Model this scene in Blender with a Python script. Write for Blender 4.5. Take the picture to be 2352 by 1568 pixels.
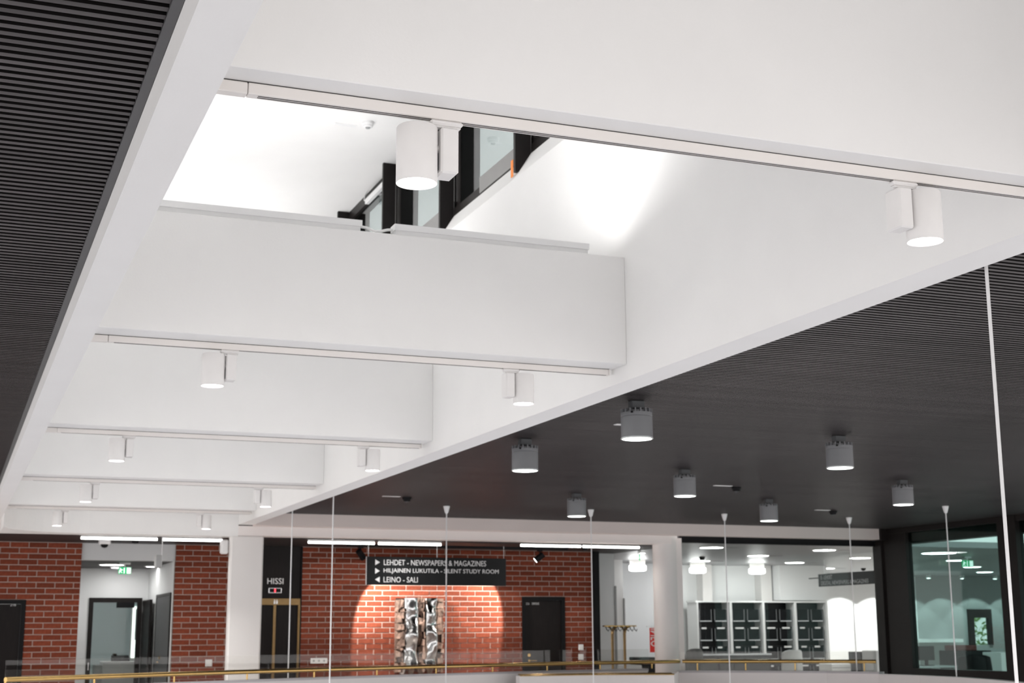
import bpy, math, random
from mathutils import Vector, Matrix, noise

random.seed(7)
PI = math.pi
SC = bpy.context.scene
COL = SC.collection
for o in list(bpy.data.objects):
    bpy.data.objects.remove(o)

# ------------------------------------------------------------------ camera, world, exposure
E = 1.56                                   # eye height; every z below is written relative to the eye
PITCH, YAW, ROLL, FPX = 0.20184657, 0.37543841, -0.00461114, 3255.485
F = Vector((math.sin(YAW) * math.cos(PITCH), math.cos(YAW) * math.cos(PITCH), math.sin(PITCH)))
R0 = Vector((math.cos(YAW), -math.sin(YAW), 0))
U0 = R0.cross(F)
RX = R0 * math.cos(ROLL) + U0 * math.sin(ROLL)
UX = -R0 * math.sin(ROLL) + U0 * math.cos(ROLL)
cd = bpy.data.cameras.new('camera')
cam = bpy.data.objects.new('camera', cd)
COL.objects.link(cam)
M = Matrix((RX, UX, -F)).transposed().to_4x4()
M.translation = Vector((0, 0, E))
cam.matrix_world = M
cd.sensor_width = 36.0
cd.lens = FPX * 36.0 / 2352.0
cd.clip_start, cd.clip_end = 0.05, 300
cd.dof.use_dof = True
cd.dof.focus_distance = 4.4
cd.dof.aperture_fstop = 8.0
SC.camera = cam

W = bpy.data.worlds.new('daylight')
SC.world = W
W.use_nodes = True
bg = W.node_tree.nodes['Background']
bg.inputs[0].default_value = (1.0, 0.962, 0.945, 1)
bg.inputs[1].default_value = 0.80

SC.view_settings.view_transform = 'Standard'
SC.view_settings.look = 'None'
SC.view_settings.gamma = 1.0
SC.view_settings.use_curve_mapping = False
SC.view_settings.exposure = 1.23
cy = SC.cycles
cy.use_denoising = True
cy.use_adaptive_sampling = True
cy.adaptive_threshold = 0.12
cy.max_bounces = 5
cy.diffuse_bounces = 4
cy.glossy_bounces = 3
cy.transmission_bounces = 4
cy.transparent_max_bounces = 12
cy.caustics_reflective = False
cy.caustics_refractive = False
cy.sample_clamp_indirect = 6.0

# power of the lamps the place has (watts)
P_TRACK, P_DOWN, P_TRAY, P_STRIP = 80.0, 122.0, 7.7, 7.0

# ------------------------------------------------------------------ materials
def nodes(name):
    m = bpy.data.materials.new(name)
    m.use_nodes = True
    nt = m.node_tree
    return m, nt, nt.nodes['Principled BSDF']

def mat(name, col, rough=0.6, metal=0.0, var=0.04, scale=8.0, bump=0.0, bscale=60.0, rand=0.0, stretch=(1, 1, 1), spec=0.5):
    m, nt, b = nodes(name)
    N, L = nt.nodes, nt.links
    tc = N.new('ShaderNodeTexCoord')
    mp = N.new('ShaderNodeMapping')
    mp.inputs['Scale'].default_value = stretch
    L.new(tc.outputs['Object'], mp.inputs[0])
    nz = N.new('ShaderNodeTexNoise')
    nz.inputs['Scale'].default_value = scale
    nz.inputs['Detail'].default_value = 4
    L.new(mp.outputs[0], nz.inputs['Vector'])
    hs = N.new('ShaderNodeHueSaturation')
    hs.inputs['Color'].default_value = (*col, 1)
    mr = N.new('ShaderNodeMapRange')
    mr.inputs[1].default_value, mr.inputs[2].default_value = 0.3, 0.7
    mr.inputs[3].default_value, mr.inputs[4].default_value = 1 - var, 1 + var
    L.new(nz.outputs[0], mr.inputs[0])
    val = mr.outputs[0]
    if rand:
        oi = N.new('ShaderNodeObjectInfo')
        r2 = N.new('ShaderNodeMapRange')
        r2.inputs[3].default_value, r2.inputs[4].default_value = 1 - rand, 1 + rand
        L.new(oi.outputs['Random'], r2.inputs[0])
        mu = N.new('ShaderNodeMath'); mu.operation = 'MULTIPLY'
        L.new(val, mu.inputs[0]); L.new(r2.outputs[0], mu.inputs[1])
        val = mu.outputs[0]
    L.new(val, hs.inputs['Value'])
    L.new(hs.outputs[0], b.inputs['Base Color'])
    b.inputs['Roughness'].default_value = rough
    b.inputs['Metallic'].default_value = metal
    b.inputs['Specular IOR Level'].default_value = spec
    if bump:
        n2 = N.new('ShaderNodeTexNoise')
        n2.inputs['Scale'].default_value = bscale
        n2.inputs['Detail'].default_value = 3
        L.new(mp.outputs[0], n2.inputs['Vector'])
        bp = N.new('ShaderNodeBump')
        bp.inputs['Strength'].default_value = bump
        bp.inputs['Distance'].default_value = 0.01
        L.new(n2.outputs[0], bp.inputs['Height'])
        L.new(bp.outputs[0], b.inputs['Normal'])
    return m

def emis(name, col, strength):
    m, nt, b = nodes(name)
    b.inputs['Base Color'].default_value = (*[0.8 * c for c in col], 1)
    nz = nt.nodes.new('ShaderNodeTexNoise'); nz.inputs['Scale'].default_value = 3
    mr = nt.nodes.new('ShaderNodeMapRange')
    mr.inputs[3].default_value, mr.inputs[4].default_value = strength * 0.97, strength * 1.03
    nt.links.new(nz.outputs[0], mr.inputs[0])
    b.inputs['Emission Color'].default_value = (*col, 1)
    nt.links.new(mr.outputs[0], b.inputs['Emission Strength'])
    return m

def glass(name, tint=(1, 1, 1), refl=1.0, rough=0.0, ior=1.5):
    m = bpy.data.materials.new(name); m.use_nodes = True
    nt = m.node_tree; N, L = nt.nodes, nt.links
    N.clear()
    out = N.new('ShaderNodeOutputMaterial')
    tr = N.new('ShaderNodeBsdfTransparent'); tr.inputs[0].default_value = (*tint, 1)
    gl = N.new('ShaderNodeBsdfGlossy'); gl.inputs['Roughness'].default_value = rough
    gl.inputs[0].default_value = (1, 1, 1, 1)
    ge = N.new('ShaderNodeNewGeometry')               # Schlick reflectance, the same for both faces of the pane
    dt = N.new('ShaderNodeVectorMath'); dt.operation = 'DOT_PRODUCT'
    L.new(ge.outputs['Incoming'], dt.inputs[0]); L.new(ge.outputs['Normal'], dt.inputs[1])
    ab = N.new('ShaderNodeMath'); ab.operation = 'ABSOLUTE'; L.new(dt.outputs['Value'], ab.inputs[0])
    om = N.new('ShaderNodeMath'); om.operation = 'SUBTRACT'; om.inputs[0].default_value = 1.0; L.new(ab.outputs[0], om.inputs[1])
    pw = N.new('ShaderNodeMath'); pw.operation = 'POWER'; pw.inputs[1].default_value = 5.0; L.new(om.outputs[0], pw.inputs[0])
    fr = N.new('ShaderNodeMath'); fr.operation = 'MULTIPLY_ADD'; fr.inputs[1].default_value = 0.96; fr.inputs[2].default_value = 0.04
    L.new(pw.outputs[0], fr.inputs[0])
    mu = N.new('ShaderNodeMath'); mu.operation = 'MULTIPLY'; mu.inputs[1].default_value = refl
    mu.use_clamp = True
    mx = N.new('ShaderNodeMixShader')
    L.new(fr.outputs[0], mu.inputs[0]); L.new(mu.outputs[0], mx.inputs[0])
    L.new(tr.outputs[0], mx.inputs[1]); L.new(gl.outputs[0], mx.inputs[2])
    L.new(mx.outputs[0], out.inputs[0])
    return m

MT = dict(
    white=mat('white_plaster', (0.83, 0.825, 0.815), 0.75, var=0.012, scale=2.5, bump=0.04, bscale=90),
    fascia=mat('beige_white_fascia', (0.76, 0.675, 0.64), 0.7, var=0.02, scale=2),
    band=mat('warm_white_band', (0.83, 0.785, 0.765), 0.7, var=0.02, scale=2),
    column=mat('white_column_paint', (0.78, 0.76, 0.745), 0.55, var=0.015, scale=2),
    slat=mat('dark_stained_slat', (0.080, 0.072, 0.073), 0.40, var=0.22, scale=5, stretch=(0.35, 8, 8), rand=0.24, spec=0.13),
    slatshade=mat('slat_gap_shade', (0.007, 0.006, 0.006), 0.8, var=0.1, spec=0.1),  # near-black sides put the shade of the gaps into the colour
    back=mat('black_felt', (0.006, 0.006, 0.006), 0.95),
    trimdark=mat('charcoal_metal_trim', (0.085, 0.085, 0.088), 0.5, var=0.05),
    track=mat('white_track_aluminium', (0.80, 0.765, 0.735), 0.45, var=0.01),
    lampwhite=mat('white_powder_coat', (0.78, 0.765, 0.755), 0.42, var=0.01, scale=20),
    slotshadow=mat('copper_slot_and_shadow', (0.045, 0.04, 0.04), 0.5),
    lens=emis('lamp_lens', (1.0, 0.99, 0.97), 10.0),
    strip=emis('strip_light_tube', (1.0, 0.985, 0.95), 8.0),
    tube=emis('corridor_tube', (1.0, 0.98, 0.95), 3.5),
    roomlens=emis('room_light_diffuser', (1.0, 0.99, 0.97), 16.0),
    lensd=emis('downlight_lens', (0.97, 1.0, 0.97), 6.0),
    greylamp=mat('grey_powder_coat', (0.20, 0.205, 0.215), 0.4, var=0.03, spec=0.6),
    lampdark=mat('dark_grey_cast', (0.075, 0.08, 0.085), 0.5),
    rimmetal=mat('pale_rim_metal', (0.55, 0.57, 0.56), 0.35, metal=0.5),
    brick=mat('red_brick', (0.185, 0.043, 0.022), 0.9, var=0.18, scale=22, bump=0.35, bscale=70, rand=0.22, spec=0.2),
    mortar=mat('pale_mortar', (0.42, 0.32, 0.28), 0.9, var=0.10, scale=30, bump=0.2, bscale=80),
    dark=mat('dark_wood_veneer', (0.010, 0.008, 0.008), 0.45, var=0.25, scale=10, stretch=(8, 8, 0.5), spec=0.15),
    darkframe=mat('dark_brown_frame', (0.016, 0.0135, 0.013), 0.4, var=0.1, spec=0.15),
    black=mat('black_paint', (0.006, 0.006, 0.007), 0.5, spec=0.15),
    corrceil=mat('dark_corridor_ceiling', (0.035, 0.031, 0.031), 0.5, var=0.1, spec=0.15),
    brass=mat('brushed_brass', (0.56, 0.37, 0.14), 0.22, metal=1.0, var=0.08, scale=14),
    bronze=mat('dull_bronze', (0.26, 0.17, 0.075), 0.42, metal=0.75, var=0.1),
    steel=mat('brushed_steel', (0.60, 0.60, 0.61), 0.3, metal=1.0, var=0.05),
    chrome=mat('polished_steel_sheet', (0.62, 0.63, 0.63), 0.10, metal=1.0, var=0.06),
    rust=mat('weathered_bark_brown', (0.20, 0.13, 0.10), 0.8, var=0.45, scale=14, bump=0.8, bscale=25, rand=0.35),
    sign=mat('black_sign_board', (0.012, 0.013, 0.014), 0.4, spec=0.15),
    letter=mat('white_lettering', (0.85, 0.86, 0.87), 0.5, var=0.005),
    greytext=mat('grey_lettering', (0.55, 0.55, 0.56), 0.5),
    floor=mat('beige_stone_floor', (0.70, 0.63, 0.59), 0.45, var=0.06, scale=1.5),
    atrium=mat('pale_stone_floor', (0.60, 0.61, 0.65), 0.5, var=0.05, scale=1.2),
    roomwhite=mat('bright_white_wall', (0.82, 0.83, 0.83), 0.7, var=0.01, scale=2),
    roomgrey=mat('pale_grey_wall', (0.60, 0.62, 0.63), 0.7, var=0.02, scale=2),
    studydark=mat('dark_sky_blocker', (0.05, 0.042, 0.04), 0.6, spec=0.2),
    studygrey=mat('study_grey_wall', (0.30, 0.31, 0.31), 0.7, var=0.02, scale=2),
    teal=mat('pale_teal_wall', (0.50, 0.60, 0.62), 0.7, var=0.02, scale=2),
    metalceil=mat('grey_metal_ceiling', (0.30, 0.30, 0.305), 0.42, metal=0.75, var=0.08, scale=4, stretch=(0.3, 6, 1)),
    drum=emis('frosted_drum_glow', (1.0, 1.0, 0.99), 3.0),
    drumreflect=emis('drum_ceiling_reflection', (1.0, 0.98, 0.94), 0.30),
    green=emis('exit_green', (0.0, 0.40, 0.13), 0.5),
    exitwhite=emis('exit_white', (0.9, 1.0, 0.93), 0.7),
    red=mat('red_banner_cloth', (0.75, 0.03, 0.025), 0.6, var=0.04),
    redled=emis('red_display', (1.0, 0.02, 0.03), 3.0),
    plastic=mat('white_plastic', (0.80, 0.80, 0.80), 0.4, var=0.01),
    greyplastic=mat('grey_plastic', (0.32, 0.33, 0.33), 0.5),
    darkfab=mat('charcoal_fabric', (0.045, 0.047, 0.045), 0.85, var=0.12, scale=60, bump=0.2),
    lightfab=mat('pale_grey_fabric', (0.50, 0.51, 0.51), 0.8, var=0.05, scale=50, bump=0.15),
    acrylic=mat('smoked_display_pocket', (0.010, 0.011, 0.012), 0.35, var=0.2, spec=0.03),
    clip=mat('smoky_clip', (0.085, 0.09, 0.095), 0.4),
    lip=mat('silver_lip', (0.42, 0.44, 0.45), 0.25, metal=0.6),
    orange=mat('orange_tag', (0.95, 0.27, 0.03), 0.5),
    alum=mat('grey_aluminium', (0.27, 0.265, 0.26), 0.45, metal=0.3, var=0.03),
    leaf=mat('green_leaf', (0.22, 0.40, 0.09), 0.6, var=0.35, scale=3, rand=0.2),
    bark=mat('brown_bark', (0.10, 0.07, 0.05), 0.9),
    parapet=mat('parapet_paint', (0.70, 0.665, 0.65), 0.65, var=0.02, scale=2),
    cap=mat('grey_parapet_cap', (0.42, 0.40, 0.41), 0.5),
    dullred=mat('dull_red_cover', (0.16, 0.04, 0.035), 0.7),
    g_clear=glass('clear_glass', (0.93, 0.95, 0.94), 0.3),
    g_sky=glass('clerestory_glass', (0.52, 0.565, 0.565), 1.0),
    g_rail=glass('railing_glass', (0.95, 0.95, 0.94), 0.5),
    g_teal=glass('tinted_glass', (0.52, 0.655, 0.635), 0.6),
)

# ------------------------------------------------------------------ mesh helpers
class MB:
    def __init__(s):
        s.v, s.f, s.sm = [], [], False
    def add(s, vs, fs):
        n = len(s.v)
        s.v += [tuple(p) for p in vs]
        s.f += [tuple(i + n for i in q) for q in fs]
        return s
    def box(s, x0, x1, y0, y1, z0, z1):
        return s.add([(x0, y0, z0), (x1, y0, z0), (x1, y1, z0), (x0, y1, z0), (x0, y0, z1), (x1, y0, z1), (x1, y1, z1), (x0, y1, z1)],
                     [(0, 3, 2, 1), (4, 5, 6, 7), (0, 1, 5, 4), (1, 2, 6, 5), (2, 3, 7, 6), (3, 0, 4, 7)])
    def bbox(s, x0, x1, y0, y1, z0, z1, c=0.004):
        """box with chamfered edges"""
        if min(x1 - x0, y1 - y0, z1 - z0) < 2.2 * c:
            return s.box(x0, x1, y0, y1, z0, z1)
        V, idx = [], {}
        for ix, x in enumerate((x0, x1)):
            for iy, y in enumerate((y0, y1)):
                for iz, z in enumerate((z0, z1)):
                    sx, sy, sz = (1 - 2 * ix) * c, (1 - 2 * iy) * c, (1 - 2 * iz) * c
                    for a, p in enumerate(((x, y + sy, z + sz), (x + sx, y, z + sz), (x + sx, y + sy, z))):
                        idx[ix, iy, iz, a] = len(V); V.append(p)
        fs = []
        def q(a, b, c_, d, nrm):
            A, B, C = Vector(V[a]), Vector(V[b]), Vector(V[c_])
            n = (B - A).cross(C - A)
            fs.append((a, b, c_, d) if n.dot(Vector(nrm)) > 0 else (d, c_, b, a))
        for k in (0, 1):
            g = 2 * k - 1
            q(idx[k, 0, 0, 0], idx[k, 1, 0, 0], idx[k, 1, 1, 0], idx[k, 0, 1, 0], (g, 0, 0))
            q(idx[0, k, 0, 1], idx[1, k, 0, 1], idx[1, k, 1, 1], idx[0, k, 1, 1], (0, g, 0))
            q(idx[0, 0, k, 2], idx[1, 0, k, 2], idx[1, 1, k, 2], idx[0, 1, k, 2], (0, 0, g))
        for a in (0, 1):
            for b in (0, 1):
                ga, gb = 2 * a - 1, 2 * b - 1
                q(idx[a, b, 0, 0], idx[a, b, 1, 0], idx[a, b, 1, 1], idx[a, b, 0, 1], (ga, gb, 0))
                q(idx[a, 0, b, 0], idx[a, 1, b, 0], idx[a, 1, b, 2], idx[a, 0, b, 2], (ga, 0, gb))
                q(idx[0, a, b, 1], idx[1, a, b, 1], idx[1, a, b, 2], idx[0, a, b, 2], (0, ga, gb))
        for a in (0, 1):
            for b in (0, 1):
                for d in (0, 1):
                    t = [idx[a, b, d, 0], idx[a, b, d, 1], idx[a, b, d, 2]]
                    A, B, C = (Vector(V[i]) for i in t)
                    n = (B - A).cross(C - A)
                    fs.append(tuple(t) if n.dot(Vector((2 * a - 1, 2 * b - 1, 2 * d - 1))) > 0 else tuple(reversed(t)))
        return s.add(V, fs)
    def prism(s, poly, z0, z1):
        """poly: ccw (x, y) list"""
        n = len(poly)
        vs = [(x, y, z0) for x, y in poly] + [(x, y, z1) for x, y in poly]
        fs = [tuple(reversed(range(n))), tuple(range(n, 2 * n))]
        fs += [(i, (i + 1) % n, n + (i + 1) % n, n + i) for i in range(n)]
        return s.add(vs, fs)
    def lathe(s, prof, seg=24, cx=0, cy=0, close=True):
        """prof: (r, z) list from bottom to top, axis z"""
        n0, vs, fs = len(prof), [], []
        for r, z in prof:
            for k in range(seg):
                a = 2 * PI * k / seg
                vs.append((cx + r * math.cos(a), cy + r * math.sin(a), z))
        for i in range(n0 - 1):
            for k in range(seg):
                k2 = (k + 1) % seg
                fs.append((i * seg + k, i * seg + k2, (i + 1) * seg + k2, (i + 1) * seg + k))
        if close:
            fs.append(tuple(reversed(range(seg))))
            fs.append(tuple((n0 - 1) * seg + k for k in range(seg)))
        s.sm = True
        return s.add(vs, fs)
    def tube(s, pts, r, seg=10):
        pts = [Vector(p) for p in pts]
        vs, fs = [], []
        for i, p in enumerate(pts):
            t = (pts[min(i + 1, len(pts) - 1)] - pts[max(i - 1, 0)]).normalized()
            u = t.cross(Vector((0, 0, 1)))
            if u.length < 1e-4:
                u = Vector((1, 0, 0))
            u.normalize(); w = u.cross(t)
            for k in range(seg):
                a = 2 * PI * k / seg
                vs.append(p + u * (r * math.cos(a)) + w * (r * math.sin(a)))
        n = len(pts)
        for i in range(n - 1):
            for k in range(seg):
                k2 = (k + 1) % seg
                fs.append((i * seg + k, i * seg + k2, (i + 1) * seg + k2, (i + 1) * seg + k))
        fs.append(tuple(reversed(range(seg)))); fs.append(tuple((n - 1) * seg + k for k in range(seg)))
        s.sm = True
        return s.add(vs, fs)
    def mesh(s, name, m):
        me = bpy.data.meshes.new(name)
        me.from_pydata(s.v, [], s.f)
        me.materials.append(MT[m])
        if s.sm:
            for p in me.polygons:
                p.use_smooth = True
            me.set_sharp_from_angle(angle=0.6)
        me.update()
        return me
    def build(s, name, m, parent=None, loc=(0, 0, 0)):
        o = bpy.data.objects.new(name, s.mesh(name, m))
        COL.objects.link(o)
        if parent is None:
            o.location = (loc[0], loc[1], loc[2] + E)
        else:
            o.parent = parent; o.location = loc
        return o

def box(name, m, x0, x1, y0, y1, z0, z1, parent=None, c=0.0, loc=(0, 0, 0)):
    b = MB()
    (b.bbox(x0, x1, y0, y1, z0, z1, c) if c else b.box(x0, x1, y0, y1, z0, z1))
    return b.build(name, m, parent, loc)

def thing(name, label, cat, loc, group=None, rz=0):
    o = bpy.data.objects.new(name, None)
    COL.objects.link(o)
    o.empty_display_size = 0.1
    o.location = (loc[0], loc[1], loc[2] + E)
    o.rotation_euler = (0, 0, rz)
    return tag(o, label, cat, group)

def tag(o, label, cat, group=None):
    o['label'] = label; o['category'] = cat
    if group: o['group'] = group
    return o

def struct(o, label=None):
    o['kind'] = 'structure'
    if label: o['label'] = label
    return o

def copy_tree(o, parent=None):
    c = o.copy(); COL.objects.link(c); c.parent = parent
    for ch in list(o.children):
        copy_tree(ch, c)
    return c

def place(root, loc, label, group=None, rz=None):
    root.location = (loc[0], loc[1], loc[2] + E)
    if rz is not None: root.rotation_euler = (0, 0, rz)
    root['label'] = label
    if group: root['group'] = group
    return root

def light(kind, name, parent, loc, watts, col=(1, 0.985, 0.96), rot=(0, 0, 0), **kw):
    d = bpy.data.lights.new(name, kind)
    d.energy = watts; d.color = col
    for k, v in kw.items(): setattr(d, k, v)
    o = bpy.data.objects.new(name, d); COL.objects.link(o)
    o.parent = parent; o.location = loc; o.rotation_euler = rot
    return o

_txt = {}
def lettering(name, s, m, parent, x, y, z, width, height, face='-y', rot90=False):
    """flat raised lettering; (x, z) lower corner of the text box as read"""
    cu = bpy.data.curves.new('t', 'FONT'); cu.body = s; cu.extrude = 0.02; cu.resolution_u = 3
    ob = bpy.data.objects.new('t', cu); COL.objects.link(ob)
    bpy.context.view_layer.update()
    me = bpy.data.meshes.new_from_object(ob.evaluated_get(bpy.context.evaluated_depsgraph_get()))
    bpy.data.objects.remove(ob)
    xs = [v.co.x for v in me.vertices]; ys = [v.co.y for v in me.vertices]
    x0, x1, y0, y1 = min(xs), max(xs), min(ys), max(ys)
    for v in me.vertices:
        u = (v.co.x - x0) / (x1 - x0) * width
        w = (v.co.y - y0) / (y1 - y0) * height
        d = 0.0015 if v.co.z > 0 else -0.0015
        if rot90: u, w = height - w, width - u           # reads downwards... turned a quarter
        if face == '-y': v.co = (u, -d, w)
        else: v.co = (-d, -u, w)                          # faces -x, runs towards -y
    me.materials.clear(); me.materials.append(MT[m])
    me.name = name
    o = bpy.data.objects.new(name, me); COL.objects.link(o)
    o.parent = parent; o.location = (x, y, z)
    return o

# ------------------------------------------------------------------ key planes (metres, z relative to the eye)
FL = -E                                   # walkway floor
XL0, XL1 = 0.455, 0.595                   # skylight well, near side ring beam
XR0, XR1 = 3.654, 3.85                    # skylight well, far side ring beam
ZS = 1.45                                 # ring beam soffit
ZCL, ZCR = 1.56, 1.60                     # slatted ceilings
YA, YB, YW = 19.3, 19.5, 21.52            # upper fascia, lower band and columns, brick wall
ZK = 1.29                                 # corridor ceiling
ZSKY = 4.47                               # ceiling of the skylight monitor
Y0 = -2.5                                 # how far the hall goes on behind the camera

# ------------------------------------------------------------------ floors
struct(box('floor', 'floor', -6, 30, 18.4, 33, FL - 0.35, FL), 'beige stone floor of the upper corridor beyond the void')
struct(box('floor', 'atrium', -6, 2.2, Y0, 14.0, FL - 0.35, FL), 'pale grey stone floor of the near walkway')
struct(box('floor', 'atrium', -8, 16, Y0 - 2, 24, FL - 4.3, FL - 4.2), 'pale stone floor at the bottom of the atrium')

# ------------------------------------------------------------------ skylight well
struct(box('wall_skylight_near', 'white', XL0, XL1, Y0, YB, ZS, ZSKY), 'white ring beam wall along the dark slatted ceiling')
b = MB()
b.box(XR0, XR1, Y0, YB, ZS, 3.24)
wr = struct(b.build('wall_skylight_far', 'white'), 'tall white side wall of the skylight under its windows')
# sloping white sill between the wall and the clerestory frames
b = MB()
b.add([(XR0, Y0, 3.24), (XR0, YB, 3.24), (3.79, YB, 3.455), (3.79, Y0, 3.455), (XR1 + 0.15, Y0, 3.24), (XR1 + 0.15, YB, 3.24), (XR1 + 0.15, YB, 3.455), (XR1 + 0.15, Y0, 3.455)],
      [(0, 1, 2, 3), (3, 2, 6, 7), (4, 7, 6, 5), (0, 3, 7, 4), (1, 5, 6, 2), (0, 4, 5, 1)])
b.build('sill', 'white', wr)
# end wall of the well with the rounded corner
b = MB()
b.box(XL1, XR0, YB, YB + 0.3, ZK, ZSKY)
r, cx, cyy = 1.1, XL1 + 1.1, YB - 1.1
poly = [(XL1, YB)] + [(cx - r * math.cos(a), cyy + r * math.sin(a)) for a in [PI / 2 * k / 14 for k in range(15)]]
b2 = MB(); b2.prism(list(reversed(poly)), ZK, ZSKY)
n = len(b.v); b.v += b2.v; b.f += [tuple(i + n for i in q) for q in b2.f]
struct(b.build('wall_skylight_end', 'white'), 'white end wall of the skylight with a rounded corner')
struct(box('wall_skylight_behind', 'white', XL1, XR0, Y0 - 0.3, Y0, ZS, ZSKY))
struct(box('ceiling', 'white', XL0, XR1 + 0.15, Y0, YB + 0.3, ZSKY, ZSKY + 0.12), 'bright white ceiling high inside the skylight')

BF = [3.74, 7.42, 11.07, 14.75, 18.30]               # front faces of the cross beams
TF = [3.835, 7.60, 11.285, 14.98, 18.47]             # front faces of their tracks
NTH = ['first', 'second', 'third', 'fourth', 'fifth', 'sixth', 'seventh', 'eighth', 'ninth', 'tenth']
ORD = ['first', 'second', 'third', 'fourth', 'fifth']
ZB0, ZB1 = 1.547, 2.20
for i, y in enumerate(BF):
    o = MB().bbox(XL1, XR0, y, TF[i] + 0.03, ZB0, ZB1 if i else 2.27, 0.003).build('cross_beam', 'white')
    struct(o, f'{ORD[i]} white cross beam of the skylight counted from the camera')

# lighting tracks under the beams
def make_track(i):
    y = TF[i]
    t = thing('lighting_track', f'white lighting track under the {ORD[i]} cross beam of the skylight', 'lighting track', (0.597, y, 1.51), 'lighting tracks under the skylight beams')
    L0 = 3.63 - 0.597
    MB().bbox(0.108, L0 - 0.012, 0, 0.036, 0, 0.034, 0.002).build('rail', 'track', t)
    MB().bbox(0.0, 0.106, -0.001, 0.037, -0.001, 0.034, 0.003).build('end_feed', 'track', t)
    MB().bbox(L0 - 0.011, L0, -0.001, 0.037, -0.001, 0.034, 0.002).build('end_cap', 'track', t)
    for k in (0.009, 0.021):
        MB().box(0.138, L0 - 0.02, k, k + 0.006, -0.0006, 0.002).build('conductor_slot', 'slotshadow', t)
    MB().box(0.004, L0 - 0.004, 0.002, 0.034, 0.034, 0.0368).build('shadow_line', 'slotshadow', t)  # dark strip painting the shadow line between track and beam
for i in range(5): make_track(i)

# track spotlights
def make_spot(side):
    """origin: underside of the track; side +1 has the driver box on the +x side of the cylinder"""
    t = thing('track_spotlight', 'white cylinder track spotlight', 'spotlight', (0, 0, 0))
    s = side
    def B(x0, x1, *a, c=0.004):
        x0, x1 = sorted((s * x0, s * x1))
        return MB().bbox(x0, x1, *a, c)
    ad = B(-0.052, 0.052, -0.017, 0.017, -0.017, -0.0005, c=0.006).build('track_adapter', 'lampwhite', t)
    B(-0.046, 0.046, -0.012, 0.012, -0.024, -0.017, c=0.003).build('adapter_foot', 'lampwhite', ad)
    dr = B(-0.020, 0.036, -0.022, 0.060, -0.168, -0.024, c=0.006).build('driver_box', 'lampwhite', t)
    if s > 0:
        lb = MB().box(-0.0208, -0.0203, 0.000, 0.040, -0.155, -0.100).build('rating_label', 'greyplastic', dr)
        lb['label'] = 'small printed rating label'
        MB().tube([(-0.024, 0.01, -0.03), (-0.027, 0.012, -0.06), (-0.025, 0.014, -0.09), (-0.022, 0.018, -0.105)], 0.0035, 8).build('cable', 'lampwhite', dr)
    c = -s * 0.086
    r_ = 0.061
    body = MB(); body.lathe([(r_ - 0.006, -0.198), (r_, -0.202), (r_ + 0.001, -0.200), (r_ + 0.001, -0.030), (r_ - 0.002, -0.0255), (r_ - 0.006, -0.0245), (0.0, -0.0245)], 48, c, 0.012, close=False)
    hs = body.build('housing', 'lampwhite', t)
    le = MB(); le.lathe([(0.0, -0.1975), (r_ - 0.004, -0.1975)], 48, c, 0.012, close=False)
    le.build('lens', 'lens', hs)
    MB().tube([(c + s * (r_ - 0.004), 0.012, -0.085), (-s * 0.019, 0.012, -0.085)], 0.011, 14).build('swivel_joint', 'lampwhite', t)
    light('SPOT', 'spot_beam', t, (c, 0.012, -0.206), P_TRACK, spot_size=1.9, spot_blend=0.9, shadow_soft_size=0.05)
    return t
spotL, spotR = make_spot(1), make_spot(-1)
XLS = [1.306, 1.349, 1.243, 1.337, 1.307]
XRS = [2.969, 2.993, 3.127, 3.008, 2.967]
LLAB = ['largest white cylinder track spotlight in front of the dark clerestory posts',
        'white cylinder track spotlight on the second track, beside the dark slatted ceiling',
        'white cylinder track spotlight on the third track, beside the dark slatted ceiling',
        'white cylinder track spotlight on the fourth track, beside the dark slatted ceiling',
        'small white cylinder track spotlight on the fifth track, above the lobby opening']
RLAB = ['large white cylinder track spotlight against the bare white skylight wall',
        'white cylinder track spotlight at the end cap of the second track',
        'white cylinder track spotlight at the end cap of the third track',
        'white cylinder track spotlight at the end cap of the fourth track',
        'small white cylinder track spotlight on the fifth track, above the white wall speaker']
for i in range(5):
    for proto, xs, labs in ((spotL, XLS, LLAB), (spotR, XRS, RLAB)):
        o = proto if i == 0 else copy_tree(proto)
        place(o, (xs[i], TF[i] + 0.018, 1.51), labs[i], 'spotlights on the skylight tracks')

# upward LED trays lying on the beams
def make_tray(x0, x1, y, label):
    t = thing('led_tray', label, 'light fixture', (x0, y, ZB1), 'white LED trays on top of the beams')
    Lx = x1 - x0
    tr = MB().box(0, Lx, 0, 0.003, 0.03, 0.066).box(0, Lx, 0.082, 0.085, 0.03, 0.066).box(0, Lx, 0.003, 0.082, 0.03, 0.034).box(0, 0.003, 0.003, 0.082, 0.034, 0.066).box(Lx - 0.003, Lx, 0.003, 0.082, 0.034, 0.066)
    tr.build('channel', 'plastic', t)
    MB().box(0.01, Lx - 0.01, 0.02, 0.065, 0.034, 0.040).build('led_strip', 'strip', t)
    MB().box(0.008, Lx - 0.008, 0.010, 0.076, 0, 0.03).build('foot', 'plastic', t)
    light('AREA', 'tray_light', t, (Lx * 0.37, 0.0425, 0.055), P_TRAY, (1, 1, 1), (PI, 0, 0), shape='RECTANGLE', size=Lx * 0.55, size_y=0.06)
    return t
for i in range(5):
    y = BF[i] + 0.012
    make_tray(0.63, 2.03, y, f'white LED tray on the {ORD[i]} cross beam, near the dark slatted ceiling')
    make_tray(2.22, 3.43, y, f'white LED tray on the {ORD[i]} cross beam, near the skylight windows')
c = MB().tube([(2.03, 7.49, 2.245), (2.07, 7.47, 2.235), (2.11, 7.455, 2.215), (2.15, 7.46, 2.222), (2.19, 7.48, 2.238), (2.22, 7.49, 2.245)], 0.008, 8).build('power_cable', 'plastic')
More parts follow.
